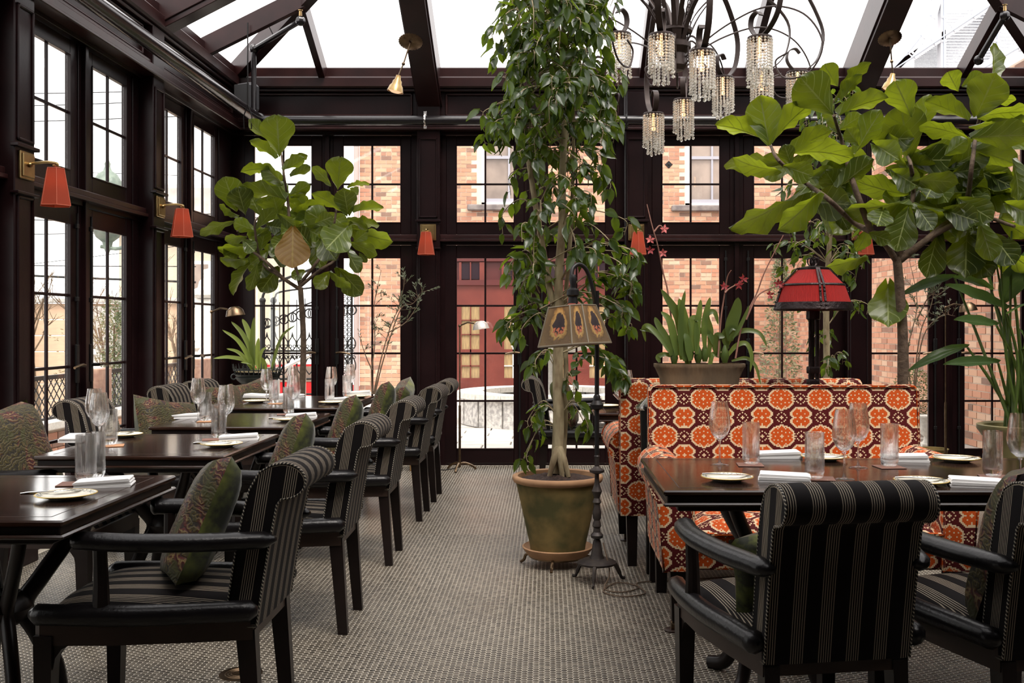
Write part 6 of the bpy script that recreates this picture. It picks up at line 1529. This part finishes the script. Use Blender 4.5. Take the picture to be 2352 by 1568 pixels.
# ---- iron gates and railing seen through the back left windows
ig = empty('iron_gate', (0, 0, 0), 0, 'ornate black wrought iron gate with scrolls and spear points at the end of the terrace', 'gate'); YG = 13.3
zg = lambda x, y: P(x, y, YG)
for x in (603, 628): MB().tube([Vector((zg(x, 905).x, YG, -.05)), zg(x, 690)], .035 if x == 603 else .024, 8).ball(zg(x, 690), .045, 6).build('gate_post', IRON, ig)
MB().tube(spline([zg(603, 695), zg(605, 676), (zg(620, 655)), zg(650, 642), zg(715, 618)], 5), .018, 6).build('arched_rail', IRON, ig); MB().tube(spline([zg(628, 700), zg(632, 682), zg(645, 670), zg(720, 660)], 5), .012, 6).build('arched_rail', IRON, ig)
for y in (806, 870, 905): MB().tube([zg(590, y), zg(812, y)], .014, 5).build('gate_rail', IRON, ig)
MB().tube([zg(600, 760), zg(700, 700), zg(812, 660)], .010, 5).build('gate_rail', IRON, ig)
I90 = Matrix.Rotation(R(90), 3, 'X')
for i in range(11):
    x = 613+i*19.5
    if 716 < x < 784: pass
    g_ = MB().torus(zg(x, 742-5*i*(.9 if i < 6 else .6)), .060, .010, I90, 14, 5).torus(zg(x, 742-5*i*(.9 if i < 6 else .6)), .026, .008, I90 @ Matrix.Diagonal((.6, 1.9, 1)), 10, 5); g_.build('ring_ornament', IRON, ig)
    MB().tube([zg(x-9.7, 905), zg(x-9.7, 700-3*i)], .006, 5).build('gate_bar', IRON, ig)
    s_ = MB()
    for q in (-1, 1):
        s_.tube(spline([zg(x+q*1, 804), zg(x+q*8, 795), zg(x+q*8, 784), zg(x+q*3, 776), zg(x, 770)], 4), .008, 5).torus(zg(x+q*4.5, 795), .018, .006, I90, 10, 5).torus(zg(x+q*4.5, 820), .022, .006, I90, 10, 5)
        s_.tube(spline([zg(x, 860), zg(x+q*8, 848), zg(x+q*8, 832), zg(x, 815)], 4), .008, 5)
    s_.cyl(zg(x, 772), zg(x, 762), .018, .002, 6); s_.build('spear_scroll', IRON, ig, kind='stuff')
fp2 = empty('filigree_post', (0, 0, 0), 0, 'openwork black iron gate pier of scrolls beside the brick building corner', 'gate')
for x in (787, 808): MB().tube([Vector((P(x, 905, 12.9).x, 12.9, -.05)), P(x, 640, 12.9)], .014, 6).build('pier_bar', IRON, fp2)
s_ = MB()
for k in range(24):
    y = 655+k*10.2
    for q in (-1, 1): s_.torus(P(797.5+q*4.6, y, 12.9), .022, .0055, I90, 8, 4)
s_.build('scrollwork', IRON, fp2, 60, kind='stuff')
MB().torus(P(797, 640, 12.9), .07, .010, I90, 14, 5).torus(P(792, 640, 12.9), .035, .008, I90, 10, 5).build('top_scroll', IRON, fp2)
hr2 = tag(MB().tube([P(640, 850, 11.5), P(712, 815, 11.5)], .022, 8).tube([P(640, 850, 11.5), Vector((P(640, 905, 11.5).x, 11.5, -.05))], .016, 6).tube([P(700, 821, 11.5), Vector((P(700, 905, 11.5).x, 11.5, -.05))], .016, 6).build('handrail', CHROME), 'sloping pale metal handrail outside the back left doors', 'handrail')
# red car
RC = Vector((P(672, 850, 24).x, 24, -1.0)); car = empty('parked_car', RC, 0, 'bright red car parked in the street beyond the iron gate', 'car')
CRED = mat('red_car_paint', (.62, .012, .02), .25, coat=.6); 
body = [(-2.0, .3), (-2.0, .75), (-1.85, .9), (-1.15, .98), (-.6, 1.40), (.7, 1.42), (1.3, 1.0), (1.95, .88), (2.05, .7), (2.05, .3)]
MB().prism(body, 1, -.85, .85).build('car_body', CRED, car, 40); MB().prism([(-1.0, 1.0), (-.55, 1.35), (.65, 1.37), (1.1, 1.02)], 1, -.87, .87).build('side_window', DGL, car, 0)
for x in (-1.25, 1.3):
    for y in (-.8, .8): MB().cyl((x, y-.1, .32), (x, y+.1, .32), .32, n=20).build('wheel', mat('tyre', (.02, .02, .02), .8) if x < 0 and y < 0 else bpy.data.materials['tyre'], car)
# ---- left side: low wall with lattice, fence, house, lantern, wires, trees
lw = empty('garden_wall', (0, 0, 0), 0, 'low brick garden wall with stone coping and iron lattice outside the left windows', 'wall')
MB().span((-4.9, 6.5, -.05), (-4.74, 13.2, .34)).build('wall_core', MORT, lw)
bm_ = MB().box((0, 0, 0), (.02, .20, .062)).mesh('brick', BRK, 0); nbk = 0
for j in range(5):
    for i in range(30):
        y = 6.6+i*.215+(.107 if j % 2 else 0)
        if y < 13.1: obj('brick', bm_, lw).location = (-4.73, y, -.01+j*.072)
MB().span((-4.96, 6.4, .34), (-4.68, 13.25, .42), .01).build('coping', GRANS, lw)
lt = MB()
for i in range(60):
    y = 6.5+i*.11
    for s_ in (-1, 1): lt.tube([(-4.82, y, .43), (-4.82, y+s_*.37, .80)], .006, 4, cap=False)
lt.build('lattice', IRON, lw, 0, kind='stuff')
MB().span((-4.84, 6.4, .79), (-4.80, 13.2, .83)).span((-4.84, 6.4, .42), (-4.80, 13.2, .44)).build('lattice_rail', IRON, lw)
for y in (10.15, 13.2): 
    MB().span((-4.98, y-.16, -.05), (-4.66, y+.16, .86), .01).build('brick_pier', mat('dark_brick_pier', (.22, .12, .09), .9, c2=(.3, .18, .13), sc_=14) if y < 11 else bpy.data.materials['dark_brick_pier'], lw); MB().lathe([(.12, .86), (.05, .92), (.03, .96), (.07, 1.0), (.05, 1.05), (0, 1.07)], (-4.82, y, 0), 12).build('finial', GRANS, lw)
fn = empty('timber_fence', (0, 0, 0), 0, 'long fence of wide pale orange boards between grey posts beyond the left windows', 'fence'); FB = mat('sun_bleached_board', (.55, .36, .24), .8, c2=(.46, .32, .22), sc_=3, stretch=(1, 1, 6)); FG = mat('grey_fence_panel', (.36, .35, .33), .8)
bmh = MB().box((0, 0, 0), (2.2, .05, .285), ch=.01).mesh('board', FB)
for sct in range(4):
    for j in range(9): obj('board', bmh, fn).location = (-13.6+sct*2.3, 18.5, -.8+j*.295)
    MB().box((-14.72+sct*2.3, 18.5, .3), (.10, .12, 2.8)).build('fence_post', FG, fn)
MB().box((-10.3, 18.45, 1.76), (9.2, .14, .08), ch=.01).build('fence_cap', FG, fn)
MB().box((-9.9, 18.3, .4), (.9, .06, 2.5)).build('grey_panel', FG, fn); MB().box((-8.1, 18.3, .4), (.55, .06, 2.5)).build('grey_panel', FG, fn)
hs = empty('house', (-11.3, 31, -1), 0, 'pale brick house with a shingle roof and chimney beyond the left garden', 'building'); HW = mat('buff_brick', (.52, .44, .33), .9, c2=(.44, .37, .28), sc_=6, stretch=(1, 1, 9))
MB().span((-1.9, 0, 0), (2.1, 5, 5.4)).build('house_wall', HW, hs)
for j in range(9):
    z = 5.35+j*.19; y = -.25+j*.28; MB().beam((-2.1, y, z), (2.3, y, z), .32, .035, up=(0, -.55, 1)).build('shingle_course', mat('grey_shingle', (.34, .31, .29), .9, c2=(.45, .41, .38), sc_=3) if j == 0 else bpy.data.materials['grey_shingle'], hs)
MB().span((-2, .3, 5.3), (2.2, 5, 6.6)).build('roof_core', bpy.data.materials['grey_shingle'], hs); MB().span((1.0, 1.2, 5.6), (1.5, 1.7, 7.4), .02).build('chimney', BRK, hs)
for x in (-.9, .55):
    o = MB().span((x-.4, -.05, 2.6), (x+.4, .05, 4.3)).build('house_window', WHT, hs); MB().span((x-.32, -.07, 2.7), (x+.32, -.04, 4.2)).build('window_glass', DGL, o)
ln_ = empty('street_lantern', (P(305, 560, 12).x, 12, 0), 0, 'weathered green street lantern on a bracket outside the second left window', 'lamp'); VG = mat('verdigris_metal', (.12, .15, .13), .6, .4, c2=(.2, .24, .2), sc_=12)
lx = P(247, 560, 12).x-ln_.location.x; zz = lambda y: H-(y-750)*12/F
MB().cyl((0, 0, -.1), (0, 0, zz(540)), .03, n=10).tube(spline([(0, 0, zz(545)), (lx*.5, 0, zz(570)), (lx-.08, 0, zz(566))], 4), .022, 8).build('bracket_post', VG, ln_)
MB().lathe([(.01, zz(598)), (.02, zz(580)), (.05, zz(566)), (.06, zz(556)), (.13, zz(545)), (.165, zz(530)), (.17, zz(522)), (0, zz(521))], (lx, 0, 0), 20).build('lantern_base', VG, ln_)
MB().lathe([(.13, zz(520)), (.15, zz(430)), (.13, zz(430)), (.11, zz(520))], (lx, 0, 0), 20).build('lantern_glass', mat('milky_glass', (.6, .6, .56), .3), ln_)
MB().lathe([(.17, zz(428)), (.165, zz(418)), (.11, zz(400)), (.05, zz(392)), (.03, zz(382)), (.035, zz(376)), (.012, zz(366)), (0, zz(362))], (lx, 0, 0), 20).build('lantern_dome', VG, ln_)
for k in range(8):
    a = R(45*k); MB().tube([(lx+.135*math.cos(a), .135*math.sin(a), zz(521)), (lx+.155*math.cos(a), .155*math.sin(a), zz(429))], .006, 5).build('lantern_bar', VG, ln_)
wr = random.Random(8)
for i, (xa, ya, xb, yb, r_) in enumerate(((60, 205, 300, 207, .012), (60, 232, 300, 230, .012), (60, 268, 300, 266, .012), (60, 386, 300, 404, .008), (60, 528, 300, 530, .010), (60, 588, 300, 560, .008), (60, 602, 300, 612, .012), (60, 628, 300, 648, .028), (380, 485, 500, 487, .012), (380, 498, 500, 498, .012))):
    a, b = P(xa-500, ya+(ya-yb)*2, 26), P(xb+150, yb, 26); m_m = a.lerp(b, .5)-Vector((0, 0, .12))
    tag(MB().tube(spline([a, m_m, b], 6), r_, 4).build('overhead_wire', IRON), ['highest', 'second highest', 'third', 'thin sloping', 'fifth', 'steeply slanting', 'sixth', 'thickest lower', 'upper of the pair near the house', 'lower of the pair near the house'][i]+' overhead wire crossing the sky outside the left windows', 'wire', 'overhead wires')
def bare(x, y, h, seed, label):
    rr = random.Random(seed); e = empty('bare_tree', (x, y, -1), 0, label, 'tree', 'bare winter trees'); b = MB()
    def br(p, d, L, r_, k):
        q = p+d*L; b.tube([p, p.lerp(q, .5)+Vector((rr.uniform(-.05, .05), 0, 0))*L, q], [r_, r_*.85, r_*.6], 5, cap=False)
        if k:
            for _ in range(3 if k > 1 else 4): br(p.lerp(q, rr.uniform(.45, 1)), (d+Vector((rr.uniform(-.75, .75), rr.uniform(-.6, .6), rr.uniform(0, .4)))).normalized(), L*rr.uniform(.5, .75), r_*.55, k-1)
    br(Vector((0, 0, 0)), Vector((rr.uniform(-.1, .1), 0, 1)), h*.4, .05, 4); b.build('branches', TWIG, e, 0); return e
bare(P(90, 700, 17).x, 17, 4.4, 1, 'bare winter tree outside the first left window'); bare(P(230, 700, 16).x, 16, 3.8, 2, 'bare winter tree behind the lantern post'); bare(P(400, 700, 17).x, 17, 4.0, 3, 'bare winter tree before the pale brick house'); bare(P(140, 700, 24).x, 24, 4.6, 6, 'farther bare tree above the timber fence')
lw.location.x = .2
# pale stone lamp standard by the corner
p = P(480, 700, 15); o = empty('stone_lamp_pillar', (p.x, 15, -1), 0, 'pale stone pillar with a stepped cap outside the window in the corner', 'pillar')
MB().span((-.16, -.16, 0), (.16, .16, 2.7), .01).build('shaft', GRANS, o); MB().lathe([(.2, 2.7), (.24, 2.75), (.24, 2.82), (.16, 2.86), (.14, 2.95), (.1, 3.0), (.1, 3.12), (0, 3.15)], n=16).build('cap', GRANS, o)
# ---- steel bridge above the roof on the right
br_ = empty('steel_bridge', (0, 0, 0), 0, 'pale riveted steel bridge towering beyond the right end of the glass roof', 'bridge'); STL = mat('pale_steel', (.62, .63, .66), .6); STG = mat('blue_grey_steel', (.42, .46, .52), .6); YB = 34
def member(a, b, w_=9, mt=STL, nm='girder', dy=0):
    pa, pb = P(*a, YB+dy), P(*b, YB+dy); MB().beam(pa, pb, w_*YB/F, .4, up=(0, 1, 0) if True else None).build(nm, mt, br_)
    d = (pb-pa); n_ = int(d.length/.6); rv = MB()
    if nm == 'girder':
        for i in range(1, n_): rv.box(pa+d*i/n_+Vector((0, -.22-.0, 0)), (.06, .06, .06))
        if n_ > 1: rv.build('rivets', STG, br_, 0, kind='stuff')
def bm2(a, b, w_, mt, nm, th=.35, dy=0):
    pa, pb = P(*a, YB+dy), P(*b, YB+dy); d = (pb-pa); L = d.length; ang_ = math.atan2(d.z, d.x); o = MB().box((0, 0, 0), (L, th, w_*YB/F), ch=.02)
    if nm == 'girder':
        for i in range(1, int(L/.8)): o.box((-L/2+i*.8, -th/2-.01, w_*YB/F*.3), (.07, .05, .07)).box((-L/2+i*.8, -th/2-.01, -w_*YB/F*.3), (.07, .05, .07))
    q = o.build(nm, mt, br_, 0); q.location = (pa+pb)/2; q.rotation_euler = (0, -ang_, 0)
arc_ = [(2050, 165), (2085, 128), (2115, 90), (2138, 45), (2152, 0), (2160, -60)]
for a, b in zip(arc_[:-1], arc_[1:]): bm2(a, b, 16, STL, 'girder'); bm2((a[0]-6, a[1]-3), (b[0]-6, b[1]-3), 4, STG, 'flange', .5)
for a, b, w_ in (((2050, 160), (2290, 0), 20), ((2290, 0), (2450, -110), 20), ((2163, -120), (2163, 170), 12), ((2285, -120), (2285, 170), 12), ((2240, 165), (2420, 60), 18), ((2400, -120), (2400, 170), 12)): bm2(a, b, w_, STL, 'girder'); bm2((a[0], a[1]+2), (b[0], b[1]+2), 3, STG, 'flange', .5)
MESHM = mat('grey_mesh_panel', (.34, .35, .38), .8, c2=(.52, .53, .55), sc_=30, stretch=(1, 1, 1))
for (x0, x1, y0, y1) in ((2100, 2158, 100, 165), (2170, 2280, 20, 165), (2292, 2395, -60, 120), (2170, 2280, -110, 0)):
    pa, pb = P(x0, y1, YB+.4), P(x1, y0, YB+.4); ms = MB(); nn = 22
    for i in range(nn): t = (i+.5)/nn; z = pa.z+(pb.z-pa.z)*t; ms.box(((pa.x+pb.x)/2, pa.y, z), (abs(pb.x-pa.x), .04, abs(pb.z-pa.z)/nn*.62))
    ms.build('mesh_panel', MESHM, br_, 0, kind='stuff')
